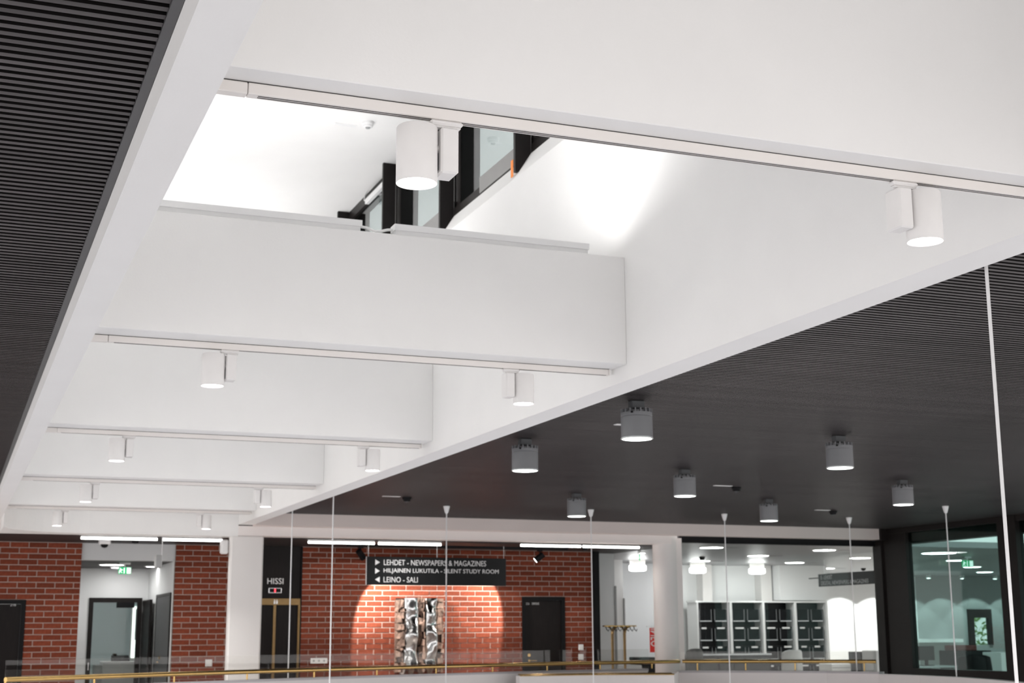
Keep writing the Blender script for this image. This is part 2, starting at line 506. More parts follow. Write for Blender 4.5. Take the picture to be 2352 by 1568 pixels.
tag(c, 'short white cable linking the two trays on the second beam', 'cable')

# clerestory windows of the monitor
posts = [9.215 + 1.733 * k for k in range(-3, 7)]
for k, y in enumerate(posts):
    o = MB().bbox(3.665, 3.79, y, y + 0.04, 3.30, ZSKY, 0.003).build('post', 'darkframe', wr)
    if y > 18: continue
    ya, yb = y + 0.04, y + 1.733
    w = thing('window', f'dark framed clerestory window', 'window', (3.79, ya, 3.455))
    w.name = f'window_{k + 1}'; del w['category']; struct(w, f'dark framed clerestory window, {NTH[k]} bay along the skylight wall')
    hw, hz = yb - ya, ZSKY - 3.455
    MB().box(0, 0.05, 0, hw, 0, 0.07).build('bottom_rail', 'darkframe', w)
    MB().box(-0.006, 0.028, 0.0, 1.05, 0.012, 0.145).build('sash_rail', 'alum', w)
    MB().box(0, 0.05, 0, hw, hz - 0.10, hz).build('head_rail', 'darkframe', w)
    MB().box(0.02, 0.20, hw - 0.10, hw, 0.0, hz).build('jamb', 'darkframe', w)
    MB().box(0.02, 0.06, 0, 0.06, 0.0, hz).build('jamb', 'darkframe', w)
    MB().box(0.028, 0.034, 0.06, hw - 0.10, 0.07, hz - 0.10).build('pane', 'g_sky', w)
o = thing('window_actuator', 'white chain actuator box under the window head of the skylight', 'actuator', (3.72, 12.82, 4.30))
MB().bbox(0, 0.045, 0, 0.72, 0, 0.055, 0.005).build('housing', 'plastic', o)
MB().box(0.045, 0.07, 0.30, 0.38, 0.0, 0.035).build('chain_bracket', 'steel', o)
MB().tube([(0.02, 0.72, 0.03), (0.01, 0.78, 0.06), (0.02, 0.80, 0.12), (0.05, 0.80, 0.165)], 0.006, 8).build('cable', 'plastic', o)
tag(MB().box(3.662, 3.666, 9.258, 9.300, 3.275, 3.405).build('orange_tag', 'orange'), 'small orange marker tag beside the third dark window post', 'tag')
# smoke detector and its plate on the skylight ceiling
def make_detector(white):
    t = thing('smoke_detector', '', 'smoke detector', (0, 0, 0))
    m = 'plastic' if white else 'black'
    a = MB(); a.lathe([(0.030, -0.052), (0.042, -0.048), (0.046, -0.028), (0.054, -0.024), (0.056, 0.0)], 24); a.build('base', m, t)
    a = MB(); a.lathe([(0.018, -0.060), (0.024, -0.052)], 20); a.build('sensor_cap', 'greyplastic' if white else 'lampdark', t)
    return t
d0 = make_detector(True)
place(d0, (3.22, 11.66, ZSKY), 'white round smoke detector on the bright skylight ceiling')
pl = tag(MB().box(-0.10, 0.10, -0.028, 0.028, -0.004, 0).build('detector_plate', 'plastic', None, (3.05, 11.80, ZSKY)), 'small white number plate beside the skylight smoke detector', 'plate')

# ------------------------------------------------------------------ slatted ceilings
def slatted(label, x0, x1, y0, y1, z, stuffend):
    base = struct(box('ceiling', 'back', x0, x1, y0, y1, z + 0.045, z + 0.09), label)
    me = MB().box(x0, x1, 0, 0.026, 0, 0.042).mesh('slat', 'slat')
    me.materials.append(MT['slatshade'])
    for p in me.polygons: p.material_index = 0 if p.normal.z < -0.5 else 1
    n, rest = int((y1 - y0) / 0.05), MB()
    for k in range(n):
        y = y0 + 0.05 * k
        if stuffend[0] <= y < stuffend[0] + 15.0:
            o = bpy.data.objects.new('slat', me); COL.objects.link(o)
            o.parent = base; o.location = (0, y, z)
        else:
            rest.box(x0, x1, y, y + 0.026, z, z + 0.042)
    if rest.v:
        o = rest.build('slat_field', 'slat', base); o['kind'] = 'stuff'
        o.data.materials.append(MT['slatshade'])
        for p in o.data.polygons: p.material_index = 0 if p.normal.z < -0.5 else 1
    return base
slatted('dark slatted ceiling beside the skylight, over the near walkway', -2.6, 0.425, Y0, YB, ZCL, (2.9,))
slatted('dark slatted ceiling with grey downlights beyond the skylight', XR1, 14.1, Y0, YA, ZCR, (4.25,))
tr = thing('trim_1', 'x', 'x', (0, 0, 0)); del tr['category']; struct(tr, 'charcoal edge trim of the slatted ceiling along the ring beam')
y = Y0 + 0.3
while y < YB:
    y2 = min(y + 2.5, YB)
    MB().box(0.426, 0.4535, y, y2 - 0.002, ZCL - 0.007, ZCL + 0.05).build('strip', 'trimdark', tr)
    y = y2

# grey downlights
def make_downlight():
    t = thing('ceiling_downlight', '', 'downlight', (0, 0, 0))
    MB().bbox(-0.05, 0.05, -0.035, 0.035, -0.055, 0.0, 0.004).build('mount', 'lampdark', t)
    R_ = 0.112
    body = MB(); body.lathe([(R_, -0.262), (R_, -0.116), (R_ - 0.003, -0.113), (R_ - 0.003, -0.110), (R_, -0.107), (R_, -0.086), (R_ - 0.02, -0.084), (R_ - 0.02, -0.07), (0.0, -0.07)], 40, close=False)
    bd = body.build('housing', 'greylamp', t)
    w = 0.0035
    fm = MB().prism([(R_ - 0.022, -w), (R_ + 0.001, -w), (R_ + 0.001, w), (R_ - 0.022, w)], -0.088, -0.060).mesh('fin', 'greylamp')
    for k in range(18):
        o = bpy.data.objects.new('fin', fm); COL.objects.link(o); o.parent = bd; o.rotation_euler = (0, 0, 2 * PI * k / 18)
    MB().box(-0.085, -0.07, -0.088, -0.080, -0.098, -0.086).build('screw', 'black', bd)
    rim = MB(); rim.lathe([(R_ - 0.008, -0.272), (R_ + 0.003, -0.270), (R_ + 0.003, -0.264), (R_ - 0.004, -0.262)], 40, close=False); rim.build('rim', 'rimmetal', t)
    le = MB(); le.lathe([(0.0, -0.2705), (R_ - 0.008, -0.2705)], 40, close=False); le.build('lens', 'lensd', t)
    light('SPOT', 'downlight_beam', t, (0, 0, -0.28), P_DOWN, (1, 0.99, 0.96), spot_size=2.0, spot_blend=0.8, shadow_soft_size=0.09)
    return t
DL = [(4.47, 8.94, 'largest grey cylinder downlight, hanging closest to the skylight edge'),
      (4.48, 11.08, 'grey cylinder downlight next along the skylight edge from the largest one'),
      (6.90, 10.02, 'large grey cylinder downlight over the glossy patch of dark ceiling'),
      (6.87, 12.69, 'grey cylinder downlight between two black smoke detectors on the ceiling'),
      (6.87, 15.37, 'grey cylinder downlight beside a white rod cup, above the information sign'),
      (9.44, 15.28, 'grey cylinder downlight low in front of the fascia, above the reading room'),
      (9.61, 12.81, 'grey cylinder downlight beside the tinted glass wall')]
dl0 = make_downlight()
for i, (x, y, lab) in enumerate(DL):
    place(dl0 if i == 0 else copy_tree(dl0), (x, y, ZCR), lab, 'grey downlights on the dark ceiling')
for i, (x, y, lab) in enumerate([(5.12, 16.49, 'black smoke detector on the dark ceiling nearest the skylight end'), (8.28, 14.07, 'black smoke detector on the dark ceiling between the downlight rows'), (11.23, 16.53, 'black smoke detector on the dark ceiling above the reading room')]):
    if i == 0: dd = make_detector(False); o = dd
    else: o = copy_tree(dd)
    place(o, (x, y, ZCR), lab, 'black smoke detectors on the dark ceiling')
    tag(MB().box(-0.11, 0.11, -0.03, 0.03, -0.004, 0).build('detector_plate', 'plastic', None, (x - 0.22, y - 0.08, ZCR)), lab.replace('black smoke detector', 'white number plate by the smoke detector').replace('on the dark ceiling ', ''), 'plate', 'white number plates on the dark ceiling')
tag(MB().box(-0.11, 0.11, -0.03, 0.03, -0.004, 0).build('detector_plate', 'plastic', None, (4.93, 10.02, ZCR)), 'white number plate half hidden behind the largest grey downlight', 'plate', 'white number plates on the dark ceiling')

# white suspension rods
RD = [(3.95, 4.615, 'thick white suspension rod crossing the whole dark ceiling, closest to the camera'),
      (3.95, 15.48, 'thin white suspension rod falling past the edge of the brick wall'),
      (3.93, 17.43, 'thin white suspension rod falling in front of the elevator'),
      (5.97, 17.49, 'thin white suspension rod crossing the middle of the information sign'),
      (7.98, 17.39, 'thin white suspension rod beside the black end post of the brick wall'),
      (10.06, 17.45, 'thin white suspension rod in front of the first magazine shelf divider'),
      (12.11, 17.43, 'thin white suspension rod crossing the digital newspapers sign'),
      (12.22, 15.40, 'thin white suspension rod in front of the tinted glass wall')]
for i, (x, y, lab) in enumerate(RD):
    if i == 0:
        rd = thing('suspension_rod', '', 'rod', (0, 0, 0))
        a = MB(); a.lathe([(0.012, -0.095), (0.022, -0.085), (0.042, -0.012), (0.042, 0.0)], 20); a.build('ceiling_cup', 'plastic', rd)
        a = MB(); a.lathe([(0.0075, -4.6), (0.0075, -0.09)], 12); a.build('rod', 'plastic', rd)
        o = rd
    else: o = copy_tree(rd)
    place(o, (x, y, ZCR), lab, 'white rods hung from the dark ceiling')

# ------------------------------------------------------------------ end elevation: fascia, band, columns
struct(box('wall_fascia', 'fascia', XR1, 13.98, YA, YA + 0.2, 1.43, 1.62), 'beige upper fascia under the dark slatted ceiling')
struct(box('beam_band', 'band', XL0 - 3, XL1, YB, YB + 0.3, ZK, ZCL + 0.1))
struct(box('beam_band', 'band', XR0, 10.3, YB, YB + 0.3, 1.305, 1.435), 'warm white band beam resting on the columns')
struct(box('column', 'column', 3.56, 4.01, YB + 0.0, YB + 0.16, FL, 1.305, c=0.02), 'white square column between the brick pier and the elevator')
b = MB(); b.lathe([(0.195, FL), (0.195, 1.435)], 40, 10.295, YB + 0.21)
struct(b.build('column', 'column'), 'round white column between the coat rack and the reading room')
struct(box('trim_2', 'band', 10.40, 10.50, YB + 0.05, YB + 0.30, FL, 1.40), 'narrow beige reveal beside the round column')
struct(box('ceiling', 'corrceil', -3, 10.49, YB + 0.3, 26.4, ZK, ZK + 0.2), 'dark ceiling of the corridor in front of the brick wall')

# brick walls
BP, CP = 0.2556, 0.081                               # brick and course pitch
fullm = MB().bbox(0, BP - 0.014, 0, 0.10, 0, CP - 0.013, 0.003).mesh('brick', 'brick')
_bm = {}
def brick_mesh(w):
    k = round(w, 3)
    if abs(k - round(BP - 0.014, 3)) < 0.002: return fullm
    if k not in _bm: _bm[k] = MB().bbox(0, k, 0, 0.10, 0, CP - 0.013, 0.003).mesh('brick', 'brick')
    return _bm[k]
def brick_wall(name, label, x0, x1, first_full, holes=(), hidden=()):
    mort = MB()
    xs = sorted({x0, x1, *[h[0] for h in holes], *[h[1] for h in holes]})
    for a, c_ in zip(xs, xs[1:]):
        zt = max([h[2] for h in holes if h[0] <= a and c_ <= h[1]] + [FL])
        mort.box(a, c_, YW + 0.008, YW + 0.13, zt, ZK)
    w = struct(mort.build(name, 'mortar'), label)
    rest, cnt, row = MB(), 0, 0
    z = 1.205 + CP
    ztop = ZK
    while z > FL:
        z -= CP
        x = x0
        step = BP if (row % 2 == 0) == first_full else BP / 2
        while x < x1 - 0.02:
            w_ = min(step, x1 - x + 0.014) - 0.014
            xa, xb = x, x + w_
            segs = [(xa, xb)]
            for h in holes:
                if z < h[2] - 0.01:
                    ns = []
                    for (p, q) in segs:
                        if q <= h[0] or p >= h[1]: ns.append((p, q)); continue
                        if p < h[0]: ns.append((p, h[0]))
                        if q > h[1]: ns.append((h[1], q))
                    segs = ns
            for (p, q) in segs:
                if q - p < 0.02: continue
                if any(h[0] < p and q < h[1] and h[2] < z and z + CP < h[3] for h in hidden): continue
                dy = random.uniform(-0.002, 0.002)
                if z > -0.62 and cnt < 300 and z + CP < ZK + 0.02:
                    o = bpy.data.objects.new('brick', brick_mesh(q - p)); COL.objects.link(o)
                    o.parent = w; o.location = (p, YW + dy, z + 0.0055); cnt += 1
                else:
                    rest.box(p, q, YW + dy, YW + 0.1, z + 0.0055, min(z + CP - 0.0055, ZK))
            x += step; step = BP
        row += 1
    # cut course under the ceiling
    x = x0
    while x < x1 - 0.02:
        q = min(x + BP - 0.012, x1)
        rest.box(x, q, YW, YW + 0.1, 1.205 + CP + 0.0055, ZK) if 1.205 + CP + 0.006 < ZK else None
        x += BP
    if rest.v:
        o = rest.build('brick_courses', 'brick', w); o['kind'] = 'stuff'
    return w
brick_wall('wall_brick_left', 'red brick wall beside the dark numbered door', -1.75, 1.786, True, holes=[(0.10, 1.062, 0.474)])
brick_wall('wall_brick_pier', 'red brick pier between the lobby opening and the white column', 3.125, 3.95, False)
brick_wall('wall_brick_main', 'long red brick wall behind the artwork and the information sign', 5.03, 9.89, True, holes=[(8.632, 9.388, 0.552)], hidden=[(6.5, 7.27, -0.5, 0.5)])

# doors in the brick
def door(n, label, x0, x1, zt, texts, hx, hs):
    t = thing('door', label, 'door', (x0, YW - 0.005, FL)); del t['category']
    t.name = f'door_{n}'; struct(t, label)
    H, Wd = zt - FL, x1 - x0
    MB().box(0, 0.06, 0, 0.11, 0, H).box(Wd - 0.06, Wd, 0, 0.11, 0, H).box(0.06, Wd - 0.06, 0, 0.11, H - 0.06, H).build('frame', 'black', t)
    MB().bbox(0.062, Wd - 0.062, 0.035, 0.08, 0.005, H - 0.062, 0.003).build('leaf', 'dark', t)
    for s_, x, z, w, h in texts:
        lettering('lettering', s_, 'greytext', t, x, 0.034, z, w, h)
    if hx is not None:
        h_ = thing('x', 'x', 'x', (0, 0, 0)); bpy.data.objects.remove(h_)
        a = MB(); a.tube([(hx, 0.036, 1.19), (hx, 0.018, 1.19)], 0.026, 18); a.build('lock_rose', 'brass', t)
        a = MB(); a.tube([(hx, 0.036, 1.105), (hx, 0.010, 1.105)], 0.020, 18)
        a.tube([(hx, 0.008, 1.105), (hx + hs * 0.05, 0.004, 1.105), (hx + hs * 0.125, 0.006, 1.105)], 0.010, 10); a.build('handle', 'brass', t)
        MB().box(hx - hs * 0.072 - 0.01, hx - hs * 0.072 + 0.01, 0.030, 0.036, 1.08, 1.20).build('strike_plate', 'greyplastic', t)
    return t
door(1, 'dark wooden door with a number in the red brick wall', 0.10, 1.062, 0.474, [('218', 0.755, 1.945, 0.075, 0.042)], None, 1)
door(2, 'dark wooden door with brass handle beside the artwork', 8.632, 9.388, 0.552, [('226', 0.082, 1.985, 0.060, 0.034), ('SIIVOUS', 0.185, 1.985, 0.125, 0.034)], 0.125, 1)

# lobby behind the brick opening
ZL, YL = 1.049, 24.46
struct(box('wall_lobby_header', 'roomgrey', 1.70, 3.2, YW + 0.06, YW + 0.3, ZL, ZK), 'pale header above the lobby opening')
struct(box('ceiling', 'corrceil', 1.3, 3.4, YW + 0.3, YL + 0.2, ZL, ZL + 0.1), 'dark ceiling of the lobby')
b = MB()
b.box(1.3, 2.184, YL, YL + 0.12, FL, ZL).box(3.03, 3.4, YL, YL + 0.12, FL, ZL).box(2.184, 3.03, YL, YL + 0.12, 0.575, ZL)
struct(b.build('wall_lobby_back', 'roomwhite'), 'white back wall of the lobby around the glazed door')
struct(box('wall_lobby_side', 'roomwhite', 3.125, 3.30, YW + 0.13, YL, FL, ZL), 'white side wall of the lobby with a dark door')
struct(box('wall_lobby_near', 'roomwhite', 1.55, 1.70, YW + 0.13, YL, FL, ZL))
t = thing('door', '', 'x', (2.184, YL - 0.03, FL)); del t['category']; t.name = 'door_3'; struct(t, 'dark framed glazed door at the back of the lobby')
Wd, H = 0.846, 0.575 - FL
MB().box(0, 0.07, 0, 0.12, 0, H).box(Wd - 0.07, Wd, 0, 0.12, 0, H).box(0.07, Wd - 0.07, 0, 0.12, H - 0.075, H).build('frame', 'darkframe', t)
MB().box(0.07, Wd - 0.07, 0.05, 0.058, 0.0, H - 0.075).build('pane', 'g_clear', t)
MB().bbox(0.44, 0.72, -0.04, 0.05, H - 0.16, H - 0.076, 0.004).build('door_closer', 'black', t)
MB().bbox(0.028, 0.046, -0.012, 0.0, 0.98, 1.10, 0.002).build('strike_plate', 'steel', t)
t = thing('door', '', 'x', (3.035, YL - 0.95, FL)); del t['category']; t.name = 'door_4'; struct(t, 'dark open door leaf standing beside the glazed lobby door')
MB().bbox(0.0, 0.042, 0, 0.90, 0.01, 0.53 - FL, 0.003).build('leaf', 'dark', t)
for z in (0.3, 1.1, 1.9): MB().box(-0.006, 0.0, 0.86, 0.90, z, z + 0.1).build('hinge', 'steel', t)
t = thing('door', '', 'x', (3.118, 21.80, FL)); del t['category']; t.name = 'door_5'; struct(t, 'dark grey door in the side wall of the lobby')
MB().box(-0.012, 0.02, 0, 0.05, 0, 0.596 - FL).box(-0.012, 0.02, 1.50, 1.55, 0, 0.596 - FL).box(-0.012, 0.02, 0.05, 1.50, 0.545 - FL, 0.596 - FL).build('frame', 'darkframe', t)
MB().bbox(-0.006, 0.02, 0.052, 1.498, 0.005, 0.54 - FL, 0.002).build('leaf', 'trimdark', t)
a = MB(); a.tube([(-0.006, 0.86, 1.19), (-0.03, 0.86, 1.19)], 0.022, 14).tube([(-0.03, 0.86, 1.13), (-0.05, 0.86, 1.13), (-0.055, 0.75, 1.13)], 0.011, 10); a.build('handle', 'brass', t)
# small teal room behind the glazed door
struct(box('wall_office_back', 'teal', 1.2, 5.2, 28.0, 28.15, FL, 1.3), 'pale teal wall of the small office seen through the lobby door')
struct(box('wall_office_side', 'teal', 1.2, 1.35, YL + 0.12, 28.0, FL, 1.3))
struct(box('ceiling', 'roomgrey', 1.2, 5.2, YL + 0.12, 28.15, 1.3, 1.35))
t = thing('window_60', 'x', 'x', (3.30, 27.98, -0.45)); del t['category']; struct(t, 'bright narrow window strip in the small office'); t.name = 'window_20'
MB().box(-0.02, 0.0, -0.03, 0.02, 0, 0.95).box(0.22, 0.24, -0.03, 0.02, 0, 0.95).box(0, 0.22, -0.03, 0.02, -0.03, 0).build('frame', 'plastic', t)
MB().box(0, 0.22, -0.01, 0.0, 0, 0.95).build('pane', 'exitwhite', t)
MB().bbox(0.055, 0.21, -0.028, -0.012, 0.33, 0.90, 0.003).build('roller_blind', 'roomgrey', t)
t = thing('copier', 'pale grey office cabinet behind the glazed lobby door', 'cabinet', (2.62, 26.2, FL))
MB().bbox(0, 0.62, 0, 0.5, 0.0, 1.08, 0.01).build('body', 'lightfab', t)
MB().bbox(-0.12, 0.0, 0.05, 0.45, 0.0, 1.02, 0.008).build('side_panel', 'greyplastic', t)
t = thing('desk_phone', 'black desk phone lying on the pale office cabinet', 'phone', (2.80, 26.35, FL + 1.081))
MB().add([(0, 0, 0), (0.30, 0, 0), (0.30, 0.22, 0), (0, 0.22, 0), (0, 0, 0.03), (0.30, 0, 0.03), (0.30, 0.22, 0.10), (0, 0.22, 0.10)], [(0, 3, 2, 1), (4, 5, 6, 7), (0, 1, 5, 4), (1, 2, 6, 5), (2, 3, 7, 6), (3, 0, 4, 7)]).build('base', 'black', t)
MB().bbox(0.02, 0.075, 0.0, 0.22, 0.09, 0.13, 0.008).build('handset', 'black', t)
o = bpy.data.objects.new('office_lamp_root', None)
def round_light(x, y, z, r, label, cat='ceiling light', m='lens', group=None):
    t = thing('ceiling_light', label, cat, (x, y, z), group)
    a = MB(); a.lathe([(r, -0.012), (r + 0.02, -0.010), (r + 0.022, 0.0)], 28, close=False); a.build('ring', 'plastic', t)
    a = MB(); a.lathe([(0.0, -0.010), (r, -0.010)], 28, close=False); a.build('diffuser', m, t)
    return t
round_light(2.36, 22.95, ZL, 0.18, 'round ceiling light in the lobby left of the green exit sign'.replace('left of', 'beside'))
round_light(2.60, 23.9, ZL, 0.15, 'small round ceiling light in the lobby just behind the exit sign')
round_light(3.02, 23.4, ZL, 0.09, 'tiny ceiling light beside the lobby side wall')
round_light(2.6, 26.0, 1.3, 0.42, 'added unseen round light brightening the small teal office', m='roomlens')  # added lamp, out of view, widened to brighten the office
def exit_sign(loc, label, w=0.185, h=0.10, rz=0):
    t = thing('exit_sign', label, 'exit sign', loc, 'green exit signs', rz)
    MB().bbox(-0.08, 0.08, -0.03, 0.03, -0.03, 0.0, 0.004).build('ceiling_mount', 'plastic', t)
    MB().box(-0.01, 0.01, -0.005, 0.005, -0.07, -0.03).build('stem', 'plastic', t)
    pn = MB().bbox(-w / 2, w / 2, -0.008, 0.008, -0.07 - h, -0.07, 0.002).build('panel', 'green', t)
    z0, x0 = -0.07 - h, -w / 2
    man = MB()                                        # running figure, doorway and arrow
    man.prism([(0, 0), (1, 0), (1, 1), (0, 1)], 0, 0) if False else None
    def q(pts): man.add([(x0 + u * w, -0.0095, z0 + v * h) for u, v in pts], [tuple(range(len(pts)))])
    q([(0.10, 0.80), (0.16, 0.80), (0.18, 0.90), (0.12, 0.92)])
    q([(0.06, 0.42), (0.20, 0.36), (0.26, 0.70), (0.14, 0.78)])
    q([(0.06, 0.42), (0.13, 0.36), (0.10, 0.12), (0.03, 0.12)])
    q([(0.14, 0.40), (0.20, 0.36), (0.32, 0.22), (0.26, 0.15)])
    q([(0.22, 0.62), (0.34, 0.52), (0.36, 0.58), (0.24, 0.72)])
    q([(0.42, 0.1), (0.50, 0.1), (0.50, 0.9), (0.42, 0.9)])
    q([(0.66, 0.08), (0.97, 0.08), (0.97, 0.92), (0.66, 0.92)])
    man.build('pictogram', 'exitwhite', pn)
    return t
exit_sign((2.485, 22.3, ZL), 'green running man exit sign hanging in the lobby')
# hanging panel by the lobby opening
t = thing('hanging_sign', 'small grey blank sign hanging on a rod by the lobby opening', 'sign', (2.70, 19.9, ZK))
a = MB(); a.lathe([(0.006, -0.42), (0.006, 0.0)], 10); a.build('rod', 'steel', t)
MB().bbox(-0.085, -0.012, -0.10, 0.10, -0.42, -0.25, 0.003).build('panel', 'greyplastic', t)

# corridor ceiling fittings
SL = [(1.64, 2.65, 'strip light over the lobby opening'), (2.72, 3.54, 'strip light ending beside the white wall speaker'),
      (4.76, 5.74, 'strip light over the elevator end of the brick wall'), (5.80, 6.76, 'strip light directly above the information sign'),
      (7.95, 8.93, 'strip light above the dark door with brass handle'), (8.97, 9.92, 'strip light over the end of the brick wall by the coat rack')]
for i, (x0, x1, lab) in enumerate(SL):
    t = thing('strip_light', 'white ' + lab, 'strip light', (x0, 20.05 if i < 4 else 19.85, ZK), 'strip lights on the corridor ceiling')
    Lx = x1 - x0
    MB().bbox(0.01, Lx - 0.01, -0.03, 0.03, -0.012, 0, 0.002).build('base', 'plastic', t)
    a = MB(); a.tube([(0, 0, -0.026), (0.012, 0, -0.026), (Lx - 0.012, 0, -0.026), (Lx, 0, -0.026)], 0.0165, 14); a.build('tube', 'tube', t)
    light('SPOT', 'strip_beam', t, (Lx / 2, 0, -0.06), P_STRIP, (1, 0.96, 0.91), spot_size=2.75, spot_blend=0.6, shadow_soft_size=0.05)
t = thing('dome_camera', 'white dome security camera on the corridor ceiling by the lobby', 'camera', (2.02, 20.75, ZK))
MB().bbox(-0.08, 0.08, -0.06, 0.06, -0.065, 0, 0.012).build('base', 'plastic', t)
a = MB(); a.lathe([(0.0, -0.115), (0.03, -0.108), (0.048, -0.09), (0.052, -0.065)], 20); a.build('dome', 'black', t)
o = copy_tree(dd); place(o, (2.42, 20.6, ZK), 'black smoke detector on the corridor ceiling in front of the lobby', 'black smoke detectors on the dark ceiling')
o = copy_tree(dd); place(o, (9.25, 20.4, ZK), 'black smoke detector on the corridor ceiling above the brick wall end', 'black smoke detectors on the dark ceiling')
t = thing('wall_speaker', 'white box speaker fixed beside the square white column', 'speaker', (3.455, 19.62, 1.06))
MB().bbox(0, 0.10, 0, 0.14, 0, 0.19, 0.018).build('cabinet', 'plastic', t)
MB().box(0.10, 0.105, 0.05, 0.09, 0.06, 0.13).build('bracket', 'black', t)

# elevator
t = thing('elevator', 'dark elevator front with brass frame and a red floor display', 'elevator', (3.95, YW + 0.02, FL))
MB().box(0, 1.08, 0.02, 0.12, 0.508 - FL, ZK - FL).build('upper_panel', 'dark', t)
MB().box(1.065, 1.08, -0.02, 0.02, 0, ZK - FL).build('side_panel', 'black', t)
fr = MB().bbox(0, 1.062, -0.012, 0.05, 0.41 - FL, 0.508 - FL, 0.003).build('frame_head', 'bronze', t)
MB().box(1.03, 1.062, -0.012, 0.05, 0, 0.41 - FL).build('frame_jamb', 'bronze', t)
MB().box(0, 0.03, -0.012, 0.05, 0, 0.41 - FL).build('frame_jamb', 'bronze', t)
MB().box(0.655, 0.695, -0.004, 0.05, 0, 0.41 - FL).build('center_strip', 'bronze', t)
MB().box(0.03, 0.653, 0.02, 0.06, 0, 0.41 - FL).build('door_panel', 'dark', t)
MB().box(0.697, 1.03, 0.02, 0.06, 0, 0.41 - FL).build('door_panel', 'dark', t)
pc = MB()
for cx_ in (-0.018, 0.018):
    pc.add([(cx_ - 0.012, 0, 0.0), (cx_ + 0.012, 0, 0.0), (cx_ + 0.014, 0, 0.045), (cx_ - 0.014, 0, 0.045)], [(0, 1, 2, 3)])
    pc.add([(cx_ - 0.008, 0, 0.050), (cx_ + 0.008, 0, 0.050), (cx_ + 0.008, 0, 0.066), (cx_ - 0.008, 0, 0.066)], [(0, 1, 2, 3)])
pc.build('person_pictogram', 'letter', fr, (0.685, -0.0135, 0.425 - FL))
lettering('lettering', 'HISSI', 'letter', t, 0.555, 0.018, 0.722 - FL, 0.245, 0.088)
ds = MB().bbox(0.575, 0.777, 0.004, 0.02, 0.584 - FL, 0.668 - FL, 0.006).build('floor_display', 'steel', t)
MB().box(0.590, 0.762, 0.002, 0.004, 0.597 - FL, 0.655 - FL).build('screen', 'black', ds)
lettering('digit', '1', 'redled', ds, 0.664, 0.0015, 0.602 - FL, 0.018, 0.048)

# information sign in the corridor
t = thing('information_sign', 'long black hanging sign with three rows of white lettering and arrows', 'sign', (5.755, 20.5, 0.685))
MB().bbox(0, 2.21, 0, 0.045, 0, 0.415, 0.003).build('board', 'sign', t)
MB().box(-0.0015, 0, 0.002, 0.043, 0.003, 0.412).build('lit_edge', 'letter', t)  # white face stands in for light catching the end of the board
for s_, z, w in (('LEHDET - NEWSPAPERS & MAGAZINES', 0.292, 1.62), ('HILJAINEN LUKUTILA - SILENT STUDY ROOM', 0.165, 1.825), ('LEINO - SALI', 0.040, 0.53)):
    lettering('lettering', s_, 'letter', t, 0.262, -0.0015, z, w, 0.080)
for z, d in ((0.290, 1), (0.163, 1), (0.038, -1)):
    a = MB(); p = [(0.130, z), (0.130, z + 0.084), (0.202, z + 0.042)] if d > 0 else [(0.202, z), (0.202, z + 0.084), (0.130, z + 0.042)]
    a.add([(x, -0.0025, zz) for x, zz in p], [(0, 1, 2) if d < 0 else (2, 1, 0)]); a.build('arrow', 'letter', t)
for x in (0.03, 1.10, 2.18):
    a = MB(); a.lathe([(0.004, 0.415), (0.004, ZK - 0.685)], 8, x, 0.022); a.build('hanger_rod', 'steel', t)

# black track and two spots on the artwork
t = thing('lighting_track', 'black lighting track on the corridor ceiling in front of the brick wall', 'lighting track', (5.5, 20.72, ZK))
MB().bbox(0, 3.6, -0.02, 0.02, -0.035, 0, 0.003).build('rail', 'black', t)
def black_spot(x, label, aim, watts, size):
    t = thing('art_spotlight', label, 'spotlight', (x, 20.72, ZK - 0.035), 'black spotlights aimed at the artwork')
    MB().bbox(-0.045, 0.045, -0.017, 0.017, -0.025, 0, 0.004).build('track_adapter', 'black', t)
    MB().box(-0.008, 0.008, -0.008, 0.008, -0.07, -0.025).build('stem', 'black', t)
    v = (Vector(aim) - Vector((x, 20.72, ZK - 0.10))).normalized()
    p0 = Vector((0, 0, -0.11))
    a = MB(); a.tube([p0 - v * 0.07, p0 - v * 0.06, p0 + v * 0.09], 0.048, 20); a.build('housing', 'black', t)
    a = MB(); a.tube([p0 + v * 0.0895, p0 + v * 0.0915], 0.040, 20); a.build('lens', 'lens', t)
    q = (-v).to_track_quat('Z', 'Y').to_euler()
    light('SPOT', 'art_beam', t, p0 + v * 0.12, watts, (1, 0.95, 0.88), q, spot_size=size, spot_blend=0.12, shadow_soft_size=0.02)
black_spot(5.72, 'black spotlight at the elevator end of the information sign', (7.1, 21.5, -0.35), 150, 1.36)
black_spot(8.62, 'black spotlight above the dark door with brass handle', (6.75, 21.5, -0.35), 150, 1.36)

# metal relief on the brick wall
t = thing('wall_relief', 'tall relief of two crumpled polished metal sheets framed by rough brown blocks', 'artwork', (6.50, YW, -0.64))
MB().box(0.015, 0.765, -0.05, 0.0, 0.10, 1.155).build('backing', 'black', t)
def crumple(x0, x1, seed):
    nx, nz = 16, 72
    b = MB(); vs, fs = [], []
    for j in range(nz + 1):
        for i in range(nx + 1):
            u, v = i / nx, j / nz
            x = x0 + (x1 - x0) * u; z = 0.09 + 1.07 * v
            q = Vector((x * 5.0, z * 4.2, seed * 3.7))
            d = 0.10 + 0.045 * math.sin(PI * u) ** 0.6 + 0.075 * noise.noise(q) + 0.012 * noise.noise(q * 2.1)
            vs.append((x, -d, z))
    for j in range(nz):
        for i in range(nx):
            a = j * (nx + 1) + i
            fs.append((a, a + 1, a + nx + 2, a + nx + 1))
    b.add(vs, fs); b.sm = True
    return b.build('metal_sheet', 'chrome', t)
crumple(0.130, 0.355, 3); crumple(0.475, 0.665, 11)
rb = random.Random(5)
